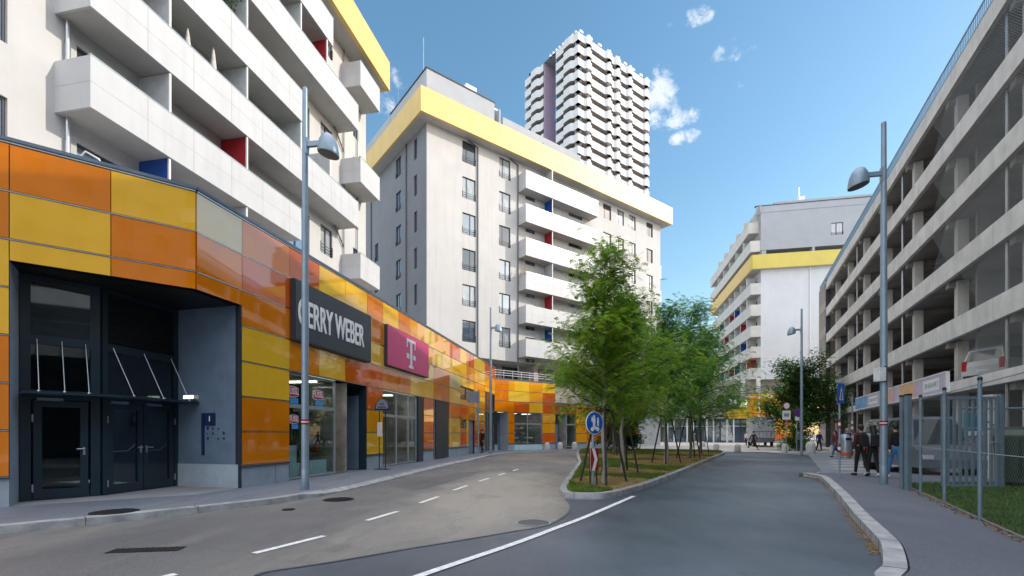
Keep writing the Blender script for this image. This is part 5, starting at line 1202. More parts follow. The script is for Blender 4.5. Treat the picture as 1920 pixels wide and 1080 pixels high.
# ------------------------------------------------------------------ vehicles
def make_car(name,label,cat,paint,loc,rz,kind='car',Lc=4.3,Wc=1.76,Hc=1.46,scale=1):
    t = thing(name,label,cat,loc,rz); h=Hc
    if kind=='car': prof=[(-.5,.35,.75),(-.46,.30,.92),(-.30,.28,.97)];top=[(-.44,.96),(-.33,1.30),(-.16,h),(.08,h),(.26,1.02)]; lower=[(-.5,.34),(-.5,.72),(-.46,.95),(-.44,.98),(.26,1.0),(.42,.86),(.49,.70),(.5,.34)]
    else: top=[(-.495,1.05),(-.47,h*.93),(-.42,h),(.22,h),(.36,1.08)]; lower=[(-.5,.32),(-.5,.9),(-.495,1.06),(.36,1.08),(.47,.92),(.5,.6),(.5,.32)]
    b=MB(); hw=Wc/2
    def strip(pts,w0,w1,zr=None,close=True):
        for s_ in (-1,1):
            poly=[(x*Lc,s_*(w0+(w1-w0)*0),z) for x,z in pts]
            b.face(poly if s_<0 else list(reversed(poly)),paint)
        for (x0,z0),(x1,z1) in zip(pts,pts[1:]+pts[:1]): b.face([(x0*Lc,-w0,z0),(x0*Lc,w0,z0),(x1*Lc,w0,z1),(x1*Lc,-w0,z1)],paint)
    strip([(x,z) for x,z in lower],hw,hw)
    n=len(top)
    L_=[(x*Lc,-(hw-.02-(z-1.0)*.28),z) for x,z in top]; Rr=[(x,-y,z) for x,y,z in L_]
    b.face(L_,paint); b.face(list(reversed(Rr)),paint)
    for i in range(n-1): b.face([L_[i],Rr[i],Rr[i+1],L_[i+1]],paint)
    b.build('body',t,bevel=.03)
    g_=MB()
    def q(x,z,s_,o=.006): return (x*Lc,s_*(hw-.02-(z-1.0)*.28+o),z)
    zb=1.05 if kind=='car' else 1.12; zt=h-.1
    tx=[p[0] for p in top]
    def xat(i,z): (x0,z0),(x1,z1)=top[i],top[i+1]; return x0+(x1-x0)*(z-z0)/(z1-z0)
    xr0,xr1=(xat(0,zb) if kind!='car' else xat(0,zb))+.03, (tx[2] if kind=='car' else tx[1])+.02
    xf0,xf1=xat(n-2,zb)-.03,xat(n-2,zt)-.03
    mid=(xr0+xf0)/2
    for s_ in (-1,1):
        for (a,b_,c,d) in ((xr0+.02,mid-.012,mid-.012,xr1+.03),(mid+.012,xf0-.01,xf1-.01,mid+.012)):
            pp_=[q(a,zb,s_),q(b_,zb,s_),q(c,zt,s_),q(d,zt,s_)]; g_.face(pp_ if s_<0 else list(reversed(pp_)),'glass_dark')
    def cross(i,za,zz,off):
        xa,xb=xat(i,za),xat(i,zz); wa,wb_=hw-.1-(za-1)*.28,hw-.1-(zz-1)*.28
        g_.face([(xa*Lc+off,-wa,za),(xa*Lc+off,wa,za),(xb*Lc+off,wb_,zz),(xb*Lc+off,-wb_,zz)],'glass_dark')
    cross(n-2,zb,zt,.012); cross(0,zb,top[1][1]-.05,-.012)
    g_.build('window',t)
    for sx,sy in ((-.31,-1),(-.31,1),(.32,-1),(.32,1)):
        wv=MB(); wv.lathe((sx*Lc,sy*(hw-.09)-.1,.31),[(.31,0),(.32,.03),(.32,.17),(.31,.2)],'tyre',20,'y'); wo=wv.build('wheel',t,smooth=True)
        r_=MB(); r_.lathe((sx*Lc,sy*(hw-.09)+(-.115 if sy<0 else .1),.31),[(.2,0),(.2,.015)],'steel',14,'y'); r_.build('rim',wo)
    for s_ in (-1,1):
        l=MB(); l.box(-.5*Lc-.02,-.5*Lc+.12,s_*(hw-.02)-(.2 if s_>0 else 0)+(.01*s_),s_*(hw-.02)+(.2 if s_<0 else 0)+(.01*s_),.72,.92 if kind=='car' else 1.15,'tail_red'); l.build('taillight',t)
        l=MB(); l.box(.46*Lc,.5*Lc+.01,s_*(hw-.05)-(.3 if s_>0 else 0),s_*(hw-.05)+(.3 if s_<0 else 0),.62,.76,'headlight'); l.build('headlight',t)
    p_=MB(); p_.box(-.5*Lc-.012,-.5*Lc-.002,-.26,.26,.62,.74,'white_plain'); p_.build('number_plate',t)
    m_=MB(); m_.box(-.5*Lc-.05,-.5*Lc,-hw+.1,hw-.1,.32,.5,'car_dark'); m_.build('bumper',t)
    return t
za = TOPS[0]-.2
rzg = math.atan2(GD.y,GD.x)
# cars in the garage stand with their tails towards the street (local -x outwards)
rout = math.atan2(-FG.w.y*-1, -FG.w.x*-1)
ri = math.atan2(FG.w.y, FG.w.x)
hd = ri+R(30); pm = FG.p(FG.s_(1842,-.8),-.8,TOPS[0]-.28)+Vector((math.cos(hd),math.sin(hd),0))*2.15
make_car('minivan','white minivan with a red tail light parked on the first car park deck','minivan','car_white',pm,hd,'van',4.3,1.75,1.72)
def deckcar(px,k,paint,lab,n=-2.8,kind='car'):
    z = TOPS[k]-.59 if k else TOPS[0]-.28
    make_car('parked_car',lab,'car',paint,FG.p(FG.s_(px,n+2.2),n,z),ri,kind)
deckcar(1760,1,'car_silver','silver car behind the pillar on the second car park deck'); deckcar(1705,1,'car_silver','silver car beside the dark car on the second car park deck'); deckcar(1725,0,'car_dark','dark car on the first deck above the banner'); deckcar(1730,1,'car_dark','dark red tailed car on the second deck between two silver cars')
deckcar(1602,0,'car_white','small white car at the far end of the first deck'); deckcar(1712,2,'car_silver','silver car on the third deck behind a pillar'); deckcar(1790,3,'car_dark','dark car on the fourth deck between two pillars'); deckcar(1665,3,'car_silver','silver car on the fourth deck beside the lamp post'); deckcar(1622,1,'car_dark','dark car on the second deck left of the lamp post'); deckcar(1590,2,'car_white','white car on the third deck far along'); deckcar(1575,1,'car_silver','silver car far along the second deck'); deckcar(1632,4,'car_dark','dark car on the top covered deck left of the lamp post'); deckcar(1925,2,'car_red','red car on the third deck at the right edge')
make_car('parked_car','silver car parked on the ground behind the first fence post','car','car_silver',((1706-960)/895*20.5,20.5,.03),R(30),'car')
make_car('delivery_van','dark grey blue van parked behind the fence and gate posts','van','van_paint',((1745-960)/895*17.6,18.3,.03),R(255),'van',5.0,1.95,2.1)
# truck at plaza
t = thing('box_truck','pale box truck standing on the plaza before the orange arcade','truck',(27.9,53.5,.16),R(70)); b=MB(); b.box(-2.4,2.2,-1.05,1.05,.95,3.2,'truck_box'); b.box(-2.42,2.2,-1.0,1.0,.5,.94,'truck_lower')
for i in range(6): b.box(-2.43,-2.401,-1.0+i*.36,-.96+i*.36,.95,1.6,'truck_lower')
b.box(-2.43,-2.401,-1.05,1.05,1.6,1.66,'truck_lower'); b.build('cargo_box',t,bevel=.03)
b=MB(); b.hexa([(2.25,-.98,.4),(3.9,-.98,.4),(3.9,.98,.4),(2.25,.98,.4),(2.25,-.95,2.8),(3.0,-.9,2.75),(3.0,.9,2.75),(2.25,.95,2.8)],'car_white'); b.build('cab',t,bevel=.05)
for sx in (-1.5,2.9):
    for sy in (-.95,.75): b=MB(); b.lathe((sx,sy,.4),[(.4,0),(.4,.22)],'tyre',18,'y'); b.build('wheel',t)
for sy in (-.95,.8): b=MB(); b.box(-2.45,-2.421,sy,sy+.16,.6,.75,'tail_red'); b.build('taillight',t)
# ------------------------------------------------------------------ trees
def leaves_mesh(name, twigs, rnd, per, mats, size=.11, frond=True, spread=.16):
    v=[];f=[];mi=[]
    for (p,d) in twigs:
        for _ in range(per):
            a=rnd.uniform(0,6.283); out=Vector((math.cos(a),math.sin(a),rnd.uniform(-.9,.55)))
            dirn=(out+d*.5).normalized(); q=p+Vector((rnd.gauss(0,spread),rnd.gauss(0,spread),rnd.gauss(0,spread)))
            ln=size*rnd.uniform(1.0,2.0); side=dirn.cross(Vector((0,0,1))); side=side.normalized() if side.length>.01 else Vector((1,0,0)); m=0 if rnd.random()<.65 else 1
            up = Vector((rnd.uniform(-.5,.5),rnd.uniform(-.5,.5),1)).normalized(); side=(dirn.cross(up)).normalized()
            if frond:
                n=5
                for i in range(n):
                    c=q+dirn*(ln*(i+.6)/n)-Vector((0,0,.35*ln*((i+.5)/n)**2))
                    for sg_ in (-1,1):
                        tip=c+side*sg_*size*.42+dirn*size*.14; w_=dirn*size*.105; b=len(v)
                        v+= [c-w_*.3,c+w_*1.2,tip+w_*.2,tip-w_*1.2]; f.append((b,b+1,b+2,b+3)); mi.append(m)
            else:
                b=len(v); w_=side*size*.38; v+=[q,q+dirn*ln*.5+w_,q+dirn*ln,q+dirn*ln*.5-w_]; f.append((b,b+1,b+2,b+3)); mi.append(m)
    me=bpy.data.meshes.new(name); me.from_pydata([tuple(x) for x in v],[],f)
    for m in mats: me.materials.append(MT[m])
    me.polygons.foreach_set('material_index',mi); me.update(); return me
def grow(rnd, H, z0, rad, nlimb=30, airy=.45, top_bias=1.0, droop=0.0, trunkmat='trunk', r0=.075, lean=(0,0), shape=None):
    """returns wood builder and twig list; crown between z0 and H"""
    w=MB(); tw=[]; tr=[]; x=y=0.
    n=12
    for i in range(n+1):
        z=H*.93*i/n; x=lean[0]*z/H+.05*math.sin(i*1.7); y=lean[1]*z/H+.05*math.cos(i*1.3); tr.append(Vector((x,y,z)))
    def at(z):
        k=min(n-1,int(z/(H*.93)*n)); t=(z-tr[k].z)/(tr[k+1].z-tr[k].z); return tr[k].lerp(tr[k+1],t)
    rads=[r0*(1-.93*i/n)+.008 for i in range(n+1)]
    w.tube(tr,rads,trunkmat,9)
    for i in range(nlimb):
        u=(i+.5)/nlimb; z=z0*.85+(H*.95-z0*.85)*u**1.05; a=i*2.399+rnd.uniform(-.4,.4); p=at(min(z,H*.92))
        R_=rad*(shape(u) if shape else (math.sin(math.pi*min(1,.22+u*.8))**.8))*rnd.uniform(.7,1.15)
        el=rnd.uniform(.25,.65)+u*.45-droop; d=Vector((math.cos(a)*math.cos(el),math.sin(a)*math.cos(el),math.sin(el))); pts=[p.copy()]; q=p.copy(); seg=6; L_=R_*1.2
        for k in range(seg):
            d=(d+Vector((rnd.gauss(0,.12),rnd.gauss(0,.12),rnd.gauss(0,.09)-.03-.12*droop))).normalized(); q=q+d*L_/seg; pts.append(q.copy())
        rr=max(.008,r0*.42*(1-u*.7)); w.tube(pts,[rr*(1-.85*k/seg) for k in range(seg+1)],'branch',5)
        for k in range(1,seg+1):
            nsub=4 if k<seg else 5
            for _ in range(nsub):
                dd=(d*.5+Vector((rnd.gauss(0,.7),rnd.gauss(0,.7),rnd.gauss(.1,.5)))).normalized(); l=R_*rnd.uniform(.16,.42); sp=[pts[k]]; s=pts[k].copy()
                for m in range(3): dd=(dd+Vector((rnd.gauss(0,.2),rnd.gauss(0,.2),rnd.gauss(-.05,.15)))).normalized(); s=s+dd*l/3; sp.append(s.copy())
                w.tube(sp,[.008,.006,.004,.002],'branch',3,caps=False)
                for m in range(1,4):
                    if u<.6 or rnd.random()>(u-.5)*1.5: tw.append((sp[m],dd.copy()))
    return w,tw
def tree(name,label,loc,H,z0,rad,seed,per,mats,rz=0,wrap=None,size=.11,nl=30,frond=True,stakes=0,group=None,shape=None,r0=.075,spread=.16,lean=(0,0)):
    rnd=random.Random(seed); t=thing(name,label,'tree',loc,rz,group); w,tw=grow(rnd,H,z0,rad,nl,shape=shape,r0=r0,trunkmat='trunk_wrap' if wrap else 'trunk',lean=lean)
    w.build('trunk',t,smooth=True); me=leaves_mesh('crown',tw,rnd,per,mats,size,frond,spread); o=bpy.data.objects.new('crown',me); C.objects.link(o); o.parent=t
    return t
def stakes(loc,lab,n=3,h=2.15,r=.75,rz=0.,dark='stake'):
    t=thing('tree_stakes',lab,'tree stakes',loc,rz,'dark wooden stake frames round the young trees')
    for i in range(n):
        a=2*math.pi*i/n; b=MB(); b.tube([(math.cos(a)*r,math.sin(a)*r,0),(math.cos(a)*.22,math.sin(a)*.22,h)],.034,dark,7); b.build('stake',t)
    b=MB()
    for i in range(n):
        a=2*math.pi*i/n; c=2*math.pi*(i+1)/n; k=.26; b.tube([(math.cos(a)*k,math.sin(a)*k,h-.12),(math.cos(c)*k,math.sin(c)*k,h-.12)],.035,dark,6)
    b.build('cross_bar',t)
GRPT='young locust trees on the planted island'
sh1=lambda u: .12+1.0*(1-u)**.75*(.8+.2*min(1,u*6))+.12*math.sin(u*9) 
tree('locust_tree','tallest locust tree nearest the blue sign with pale wrapped trunk',(2.57,13.3,.13),6.7,2.2,1.5,21,3,['leaf_locust','leaf_locust_bright'],wrap=1,nl=40,stakes=3,group=GRPT,shape=sh1,size=.12)
tree('locust_tree','second locust tree with grey trunk just behind the nearest one',(3.95,17.1,.13),6.4,2.1,1.8,22,3,['leaf_locust','leaf_locust_bright'],wrap=1,nl=34,group=GRPT,shape=sh1,size=.12,r0=.07)
tree('locust_tree','bushy locust tree whose trunk stands alone mid island',(7.1,22.0,.13),7.2,2.2,2.3,23,3,['leaf_locust_b','leaf_locust'],wrap=1,nl=38,group=GRPT,shape=sh1,size=.14,r0=.09)
tree('locust_tree','airy topped locust tree against the sky over the island',(9.9,26.5,.13),8.6,2.3,2.8,24,3,['leaf_locust_b','leaf_locust'],nl=40,group=GRPT,shape=sh1,size=.15,r0=.08)
tree('locust_tree','locust tree towards the far island tip with rounded crown',(13.2,33.5,.13),8.8,2.5,3.0,25,3,['leaf_locust','leaf_locust_bright'],nl=38,group=GRPT,shape=sh1,size=.18,r0=.09)
tree('locust_tree','smallest locust tree at the back of the island behind the second',(6.6,31.0,.13),7.4,2.0,2.6,26,3,['leaf_dark','leaf_locust_b'],nl=30,group=GRPT,shape=sh1,size=.17,r0=.08)
stakes((2.57,13.3,.13),'stake frame round the nearest wrapped trunk behind the chevron board',rz=.4); stakes((3.95,17.1,.13),'stake frame round the second grey trunk',rz=1.1); stakes((7.1,22.0,.13),'stake frame round the trunk standing alone mid island',rz=.2,h=2.3); stakes((9.9,26.5,.13),'stake frame below the airy topped tree',rz=.9,h=2.4); stakes((13.2,33.5,.13),'stake frame nearest the island tip',rz=.3,h=2.6)
stakes((6.6,31.0,.13),'stake frame at the back of the island',rz=.6,h=2.4)
shb=lambda u: .95-.5*u**2
tree('shrub_tree','low dark dense shrub behind the second locust tree stakes',(8.8,38.5,.1),4.6,.3,1.9,31,6,['leaf_dark','leaf_dark'],nl=34,frond=False,size=.16,shape=shb,r0=.05,spread=.2)
tree('broad_tree','dark dense broad tree in front of the car park end',(27.0,44.5,.03),7.4,2.0,2.9,33,6,['leaf_dark','leaf_locust_b'],nl=52,frond=False,size=.2,shape=lambda u:1.0-.35*u**2,r0=.12,spread=.26)
tree('flowering_shrub','small low shrub at the foot of the broad dark tree',(24.8,41.5,.03),1.7,.1,1.1,34,6,['leaf_dark','leaf_locust'],nl=20,frond=False,size=.12,shape=shb,r0=.03,spread=.12)
# distant trees beyond the plaza
for i,(x,y,h) in enumerate(((14,84,8),(24,88,9),(44,96,9))):
    tree('background_tree',['green tree far beyond the plaza at the left','green tree far beyond the plaza in the middle','green tree far beyond the plaza at the right'][i],(x,y,0),h,1.5,3.6,40+i,5,['leaf_locust_b','leaf_locust'],nl=30,frond=False,size=.4,shape=shb,r0=.12,spread=.35)
# ------------------------------------------------------------------ grass
def inpoly(x,y,P):
    c=False; n=len(P); j=n-1
    for i in range(n):
        if ((P[i][1]>y)!=(P[j][1]>y)) and (x<(P[j][0]-P[i][0])*(y-P[i][1])/(P[j][1]-P[i][1])+P[i][0]): c=not c
        j=i
    return c
from mathutils import noise as mn
def grass(name,P,z,n,mats,seed,hmax=.09,dry=None,ymax=60,dens=None):
    rnd=random.Random(seed); xs=[p[0] for p in P]; ys=[p[1] for p in P]; v=[];f=[];mi=[]; k=0; tries=0
    while k<n and tries<n*12:
        tries+=1; u=rnd.random()**1.8; y=min(ys)+(min(max(ys),ymax)-min(ys))*u; x=rnd.uniform(min(xs),max(xs))
        if not inpoly(x,y,P): continue
        nv=mn.noise(Vector((x*.5,y*.35,seed))); m=0
        if dry and dry(x,y,nv): m=1
        h=rnd.uniform(.35,1)*hmax*(.45 if m else 1)*(1+y*.02); a=rnd.uniform(0,6.28); wd=.006+.0012*y; lx,ly=rnd.gauss(0,.4)*h,rnd.gauss(0,.4)*h; dx,dy=math.cos(a)*wd,math.sin(a)*wd
        if m: lx*=3; ly*=3
        b=len(v); v+=[(x-dx,y-dy,z),(x+dx,y+dy,z),(x+lx,y+ly,z+h)]; f.append((b,b+1,b+2)); mi.append(m); k+=1
    me=bpy.data.meshes.new(name); me.from_pydata(v,[],f)
    for m in mats: me.materials.append(MT[m])
    me.polygons.foreach_set('material_index',mi); me.update(); o=bpy.data.objects.new(name,me); C.objects.link(o); return o
def dryfn(x,y,nv):
    d = min(math.hypot(x-cx_,(y-cy_)*.8)/rr_ for cx_,cy_,rr_ in ((3.0,13.6,1.35),(4.4,17.6,1.5),(7.3,22.3,2.2),(10,27,2.6),(13,33,3.0),(6.6,30,3)))
    return d+nv*.5 < 1.0
tag(grass('island_grass',ISi,.124,90000,['grass_blade','grass_dry'],5,dry=dryfn),'patchy green and straw coloured grass on the planted island','grass',kind='stuff')
PR=[(x+.12,y) for x,y in FP]+[(10.75,13.2),(19,13.3),(19,2.5),(4.8,2.5)]
sheet('lawn',PR,.124,'lawn_soil')
tag(grass('lawn_grass',[(x,y) for x,y in PR if True],.124,130000,['grass_right','grass_dry'],6,hmax=.075,dry=lambda x,y,n: n>.62,ymax=13.3),'dull green lawn grass behind the chain link fence','grass',kind='stuff')
# fallen leaves / dirt along the kerb and fence line
rl_=random.Random(8); b=MB()
KRv=KRs[36:]
for i in range(900):
    k=rl_.randrange(len(KRv)-1); t_=rl_.random(); x=KRv[k][0]+(KRv[k+1][0]-KRv[k][0])*t_-abs(rl_.gauss(0,.07))-.01; y=KRv[k][1]+(KRv[k+1][1]-KRv[k][1])*t_+rl_.gauss(0,.02); s_=rl_.uniform(.008,.025); a=rl_.uniform(0,6)
    b.face([(x+s_*math.cos(a),y+s_*math.sin(a),.008),(x+s_*math.cos(a+1.6),y+s_*math.sin(a+1.6),.014),(x+s_*math.cos(a+3.1),y+s_*math.sin(a+3.1),.008),(x+s_*math.cos(a+4.7),y+s_*math.sin(a+4.7),.012)],'litter_straw')
for i in range(420):
    k=rl_.randrange(len(FP)-1); t_=rl_.random(); x=FP[k][0]+(FP[k+1][0]-FP[k][0])*t_+rl_.gauss(0,.06)-.03; y=FP[k][1]+(FP[k+1][1]-FP[k][1])*t_+rl_.gauss(0,.06); s_=rl_.uniform(.01,.03); a=rl_.uniform(0,6)
    b.face([(x+s_*math.cos(a),y+s_*math.sin(a),.128),(x+s_*math.cos(a+1.6),y+s_*math.sin(a+1.6),.15),(x+s_*math.cos(a+3.1),y+s_*math.sin(a+3.1),.128),(x+s_*math.cos(a+4.7),y+s_*math.sin(a+4.7),.14)],'litter_straw')
tag(b.build('leaf_litter'),'dry brown leaves gathered along the right kerb and fence foot','leaf litter',kind='stuff')
# ------------------------------------------------------------------ people
def skin_mesh(verts, edges, radii, mats, sub=1, root=0):
    me=bpy.data.meshes.new('tmp'); me.from_pydata(verts,edges,[]); o=bpy.data.objects.new('tmp',me); C.objects.link(o)
    m=o.modifiers.new('s','SKIN'); m.use_smooth_shade=True
    sv=me.skin_vertices[0].data
    for i,r in enumerate(radii): sv[i].radius=r if isinstance(r,tuple) else (r,r); sv[i].use_root=(i==root)
    s=o.modifiers.new('u','SUBSURF'); s.levels=sub; s.render_levels=sub
    dg=bpy.context.evaluated_depsgraph_get(); dg.update(); res=bpy.data.meshes.new_from_object(o.evaluated_get(dg)); bpy.data.objects.remove(o)
    res.materials.clear()
    for q in mats: res.materials.append(MT[q])
    return res
def addpart(name,me,par): o=bpy.data.objects.new(name,me); C.objects.link(o); o.parent=par; return o
def person(label,loc,rz,h=1.7,top='cloth_black',legs='cloth_black',shoe='cloth_black',hair='hair_dark',stride=.35,longhair=False,bun=False,arms=(.2,-.2),sleeves=True,bag=None,coat=False,pack=None,female=True,hood=None):
    t=thing('person',label,'person',loc,rz); S=h/1.7
    hipw=.085; shw=.155 if female else .185
    def leg(side,ph):       # ph>0 forward
        hip=Vector((side*hipw,0,.90)); kn=hip+Vector((side*.005,math.sin(ph)*.42,-math.cos(ph)*.42)); bend=max(0,-ph)*1.1+.05; an=kn+Vector((0,math.sin(ph-bend)*.41,-math.cos(ph-bend)*.41)); toe=an+Vector((side*.02,.14,-.035 if ph>=0 else -.07)); return hip,kn,an,toe
    lg=[leg(-1,stride),leg(1,-stride)]; low=min(l[2].z for l in lg); dz=.075-low
    def arm(side,sw):
        sh=Vector((side*shw,0,1.40)); el=sh+Vector((side*.05,math.sin(sw)*.27-.01,-math.cos(sw)*.27)); wr=el+Vector((side*.005,math.sin(sw+.3)*.24,-math.cos(sw+.3)*.24)); return sh,el,wr
    am=[arm(-1,arms[0]),arm(1,arms[1])]; sh_=Vector((0,0,dz))
    V=[Vector((0,0,.95)),Vector((0,.0,1.12)),Vector((0,0,1.30)),Vector((0,0,1.43)),Vector((0,.005,1.51)),Vector((0,.015,1.585))]; Rr=[(.125,.095),(.10,.08),(.12,.09),(.07,.06),(.047,.047),(.05,.055)]; E=[(0,1),(1,2),(2,3),(3,4),(4,5)]
    for l in lg:
        b=len(V); V+=list(l); Rr+=[.078,.055,.036,.03]; E+=[(0,b),(b,b+1),(b+1,b+2),(b+2,b+3)]
    for a in am:
        b=len(V); V+=list(a); Rr+=[.05,.036,.026]; E+=[(2,b),(b,b+1),(b+1,b+2)]
    sc=lambda vs:[tuple((v+sh_)*S) for v in vs]; scr=lambda rs:[tuple(x*S for x in r) if isinstance(r,tuple) else r*S for r in rs]
    body=skin_mesh(sc(V),E,scr(Rr),['skin'])
    bm=bmesh.new(); bm.from_mesh(body)
    # head
    hc=(Vector((0,.02,1.61))+sh_)*S
    r=bmesh.ops.create_uvsphere(bm,u_segments=16,v_segments=12,radius=1.0)
    for v in r['verts']:
        c=v.co; x,y,z=c; jaw=1-.28*max(0,-z); v.co=Vector((x*.075*jaw,y*.095*(1-.12*max(0,-z)),z*.118))*S+hc
        if y>.75 and -.35<z<.15 and abs(x)<.25: v.co.y+=.016*S
    for s_ in (-1,1):
        r=bmesh.ops.create_uvsphere(bm,u_segments=6,v_segments=4,radius=.02*S)
        for v in r['verts']: v.co=Vector((v.co.x*.4,v.co.y*.8,v.co.z*1.4))+hc+Vector((s_*.077*S,-.005*S,0))
    # hands with separate fingers
    for si,(s_,a) in enumerate(zip((-1,1),am)):
        wr=(a[2]+sh_)*S; d=(a[2]-a[1]).normalized(); side=Vector((0,1,0)); nrm=Vector((s_,0,0)); palm=wr+d*.045*S
        r=bmesh.ops.create_cube(bm,size=1)
        Mx=Matrix((( nrm.x*.028*S, side.x*.07*S, d.x*.09*S, palm.x),(nrm.y*.028*S,side.y*.07*S,d.y*.09*S,palm.y),(nrm.z*.028*S,side.z*.07*S,d.z*.09*S,palm.z),(0,0,0,1)))
        for v in r['verts']: v.co=Mx@v.co
        for fi in range(5):
            ln=[.06,.075,.08,.072,.058][fi]*S
            if fi==0: b0=palm+side*.04*S-d*.01*S; dd=(d*.7+side*.6).normalized()
            else: b0=palm+d*.045*S+side*(.028-.019*(fi-1))*S; dd=(d-nrm*.25).normalized()
            r=bmesh.ops.create_cone(bm,cap_ends=True,segments=5,radius1=.0095*S,radius2=.006*S,depth=ln)
            rot=dd.to_track_quat('Z','Y').to_matrix().to_4x4()
            for v in r['verts']: v.co=(Matrix.Translation(b0+dd*ln/2)@rot)@v.co
    bm.to_mesh(body); bm.free(); addpart('body',body,t)
    for p in body.polygons: p.use_smooth=True
    ef=MB()
    for s_ in (-1,1): ef.lathe(tuple(hc+Vector((s_*.03,.088,.005))*S),[(.008*S,0),(.008*S,.005*S)],'black',8,'y')
    ef.box(hc.x-.022*S,hc.x+.022*S,hc.y+.084*S,hc.y+.09*S,hc.z-.056*S,hc.z-.05*S,'cloth_red'); ef.build('face_features',t)
    # trousers
    PV=[Vector((0,0,1.08)),Vector((0,0,.93))]; PR_=[(.128,.10),(.14,.112)]; PE=[(0,1)]
    for l in lg: b=len(PV); PV+=[l[0],l[1],l[2]+Vector((0,0,.02))]; PR_+=[.092,.066,.05]; PE+=[(1,b),(b,b+1),(b+1,b+2)]
    addpart('trousers',skin_mesh(sc(PV),PE,scr(PR_),[legs],root=1),t)
    TV=[Vector((0,0,.90 if not coat else .68)),Vector((0,0,1.13)),Vector((0,0,1.31)),Vector((0,0,1.43)),Vector((0,0,1.475))]; TR=[(.15,.12) if not coat else (.2,.16),(.125,.1),(.145,.108),(.09,.075),(.058,.058)]; TE=[(0,1),(1,2),(2,3),(3,4)]
    for a in am: b=len(TV); TV+=list(a[:2])+([a[2]] if sleeves else []); TR+=[.066,.05]+([.04] if sleeves else []); TE+=[(2,b),(b,b+1)]+([(b+1,b+2)] if sleeves else [])
    addpart('coat' if coat else 'top',skin_mesh(sc(TV),TE,scr(TR),[top],root=2),t)
    for l in lg:
        fd=(l[3]-l[2]); c=MB(); a0=(l[2]+sh_)*S; a1=(l[3]+sh_)*S; c.tube([a0+Vector((0,-.05,-.02))*S,a0+Vector((0,0,-.03))*S,a1,a1+Vector((0,.05,-.005))*S],[.035*S,.048*S,.042*S,.02*S],shoe,10); c.build('shoe',t,smooth=True)
    hb=MB(); prof=[(.082,-.02),(.09,.03),(.086,.07),(.06,.11),(.02,.128)]
    hb.lathe((0,0,0),[(r_*S,z_*S) for r_,z_ in prof],hair if not hood else hood,14); hb.v=[(x+hc.x,y*1.15+hc.y-.014*S,z+hc.z) for x,y,z in hb.v]
    hb.lathe(tuple(hc+Vector((0,-.045,-.05))*S),[(.05*S,-.03*S),(.068*S,.02*S),(.07*S,.08*S)],hair if not hood else hood,12)
    if bun: hb.lathe(tuple(hc+Vector((0,-.06,.07))*S),[(.01*S,-.0),(.045*S,.02*S),(.05*S,.05*S),(.03*S,.09*S),(.01*S,.1*S)],hair,10)
    if longhair: hb.tube([hc+Vector((0,-.05,.0))*S,hc+Vector((0,-.085,-.15))*S,hc+Vector((0,-.12,-.35))*S,hc+Vector((0,-.115,-.5))*S],[.085*S,.095*S,.085*S,.04*S],hair,10)
    hb.build('hair' if not hood else 'headscarf',t,smooth=True)
    if pack:
        p=MB(); p.hexa([tuple(Vector(q)*S) for q in ((-.13,-.27,1.0),(.13,-.27,1.0),(.14,-.1,.98),(-.14,-.1,.98),(-.11,-.22,1.4),(.11,-.22,1.4),(.12,-.1,1.42),(-.12,-.1,1.42))],pack); tag(p.build('backpack',t,bevel=.03))
    if bag:
        bt=thing('handbag',bag[1],'bag',loc,rz); k=bag[2]; wr=(am[k][2]+sh_)*S; 
        p=MB(); x0=wr.x+bag[3]; p.hexa([(x0-.06,wr.y-.17,wr.z-.45),(x0+.06,wr.y-.17,wr.z-.45),(x0+.06,wr.y+.17,wr.z-.45),(x0-.06,wr.y+.17,wr.z-.45),(x0-.04,wr.y-.16,wr.z-.15),(x0+.04,wr.y-.16,wr.z-.15),(x0+.04,wr.y+.16,wr.z-.15),(x0-.04,wr.y+.16,wr.z-.15)],bag[0]); p.build('bag_body',bt,bevel=.02); p=MB(); p.tube([(x0,wr.y-.12,wr.z-.16),(x0,wr.y,wr.z-.06),(x0,wr.y+.12,wr.z-.16)],.008,bag[0],6); p.build('handle',bt)
    return t
def pp_(px,py,z): x,y,_=G(px,py,z); return (x,y,z)
person('woman walking away in a black top and blue jeans with hair in a bun',pp_(1679,896,.12),R(-6),1.72,top='cloth_black',legs='denim',shoe='cloth_white',bun=True,stride=.28,sleeves=True,arms=(-.25,.2))
person('person walking away with long black hair, pale grey sleeves and white shoes',pp_(1636,893,.12),R(-8),1.66,top='cloth_grey',legs='cloth_black',shoe='cloth_white',longhair=True,stride=.12,arms=(.1,-.1),pack='cloth_black')
person('person walking away in a dark maroon top, black trousers and black shoes',pp_(1614,892,.12),R(-4),1.68,top='cloth_maroon',legs='cloth_black',shoe='cloth_black',stride=.18,arms=(-.1,.15),pack='cloth_black')
person('woman in a dark red top and jeans carrying a white bag beside the sign post',pp_(1566,857,.034),R(100),1.72,top='cloth_red',legs='denim_dark',stride=.4,longhair=True,bag=('cloth_white','white carrier bag held by the woman in dark red',1,.05))
person('man in a navy top standing behind the litter bin',pp_(1588,855,.034),R(170),1.82,top='cloth_navy',legs='cloth_charcoal',hair='hair_grey',female=False,stride=.05)
person('person in a pale pink top half hidden behind the banded pole',pp_(1602,856,.034),R(160),1.6,top='cloth_pink',legs='cloth_charcoal',stride=.1)
person('person in a long blue jacket with pale headscarf and white shoes walking towards the viewer',pp_(1536,848,.03),R(185),1.72,top='cloth_navy',legs='cloth_black',shoe='cloth_white',coat=True,hood='cloth_white',stride=.2,bag=('cloth_grey','grey bag held by the person in the long blue jacket',0,-.05))
person('person in a green hooded top beside the far lamp post',pp_(1497,847,.03),R(150),1.7,top='cloth_green',legs='cloth_black',hood='cloth_green',stride=.15)
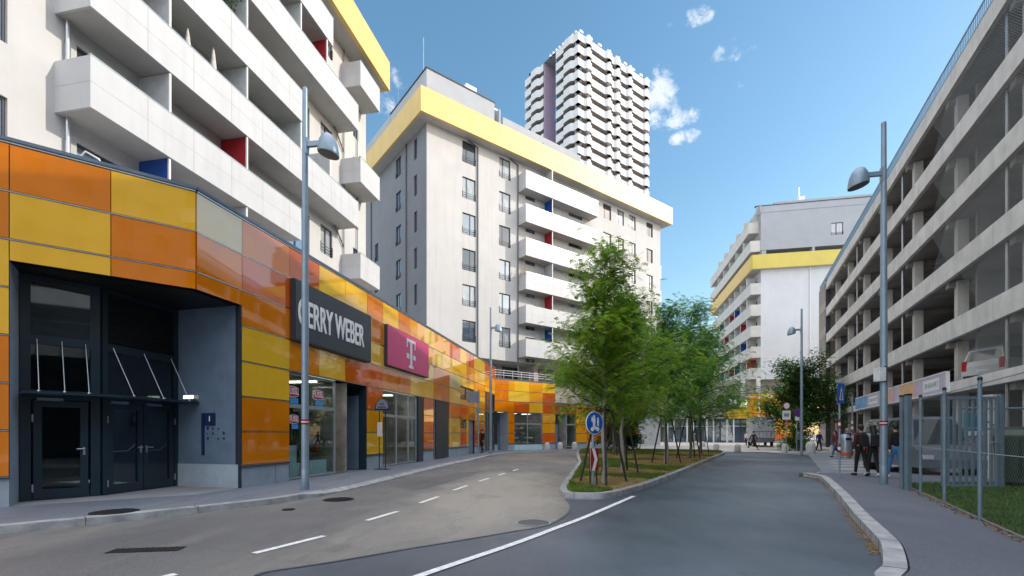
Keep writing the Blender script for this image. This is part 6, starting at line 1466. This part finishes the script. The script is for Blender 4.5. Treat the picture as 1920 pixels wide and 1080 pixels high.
person('man in a dark suit striding in front of the truck',pp_(1413,843,.03),R(200),1.8,top='cloth_charcoal',legs='cloth_black',coat=True,female=False,stride=.45,arms=(.5,-.5))
person('person in a white shirt standing left of the truck',pp_(1399,837,.03),R(120),1.72,top='cloth_white',legs='cloth_black',stride=.2)
person('dark clothed person walking on the pavement near the arcade corner',pp_(904,849,.118),R(150),1.72,top='cloth_black',legs='cloth_black',coat=True,hood='cloth_black',stride=.25)
person('tiny dark figure beyond the island between the tree stakes',pp_(1303,835,.03),R(90),1.7,top='cloth_black',legs='cloth_charcoal',stride=.3)
# plants on roofs and balconies
def planter(F,px,n,z,lab,sc=.6,seed=1,m='leaf_dark'):
    rnd=random.Random(seed); t=thing('potted_plant',lab,'plant',F.p(F.s_(px,n),n,z)); b=MB(); b.lathe((0,0,0),[(.16,0),(.2,.3),(.19,.33)],'grey_plastic',10); b.build('pot',t)
    tw=[(Vector((rnd.gauss(0,.25),rnd.gauss(0,.25),.35+rnd.random()*sc)),Vector((0,0,1))) for _ in range(60)]
    me=leaves_mesh('foliage',tw,rnd,5,[m,m],.09,False,.08); o=bpy.data.objects.new('foliage',me); C.objects.link(o); o.parent=t
    b=MB(); b.tube([(0,0,.3),(.02,0,.35+sc*.8)],.015,'branch',5); b.build('stem',t)
planter(F2,955,-.5,28.0,'dry brownish potted plant on the roof terrace right of the penthouse',.7,3,'grass_dry'); planter(F2,1010,-.5,28.0,'small potted shrub on the roof terrace edge further right',.6,4); planter(F2,1022,-.5,28.0,'low potted shrub beside the roof terrace parapet end',.5,5)
planter(F1,418,-.5,15.3+2.9-.1,'flowering plant above the third long balcony front near the top edge',.7,6); planter(F2,982,.6,15.2,'reddish potted plant at the corner of a middle balcony',.8,7,'grass_dry'); planter(F2,1048,.5,9.2,'pale flowering plant on the lowest balcony',.9,8,'leaf_locust_bright')
# block behind the viewer, seen only mirrored in the glossy panels and door glass
bb = thing('apartment_block','grey apartment block mirrored in the glossy entrance panels','apartment block',(20,-34,0),world=True)
FBk = Fac((46,-30),(-1,-.1)); b=MB(); hh=[(1.5+i*3.6,3.1+i*3.6,1.5+3*k,3.1+3*k) for i in range(12) for k in range(9)]
FBk.wall(b,0,46,0,31,'concrete_int',hh); FBk.box(b,0,46,-12,-.3,30.9,31,'roof_grey'); b.build('wall',bb)
for h in hh: put_win(FBk,bb,*h,glass='glass_dark')
# cleanup of helper flags
for o in bpy.data.objects:
    if '_world' in o: del o['_world']
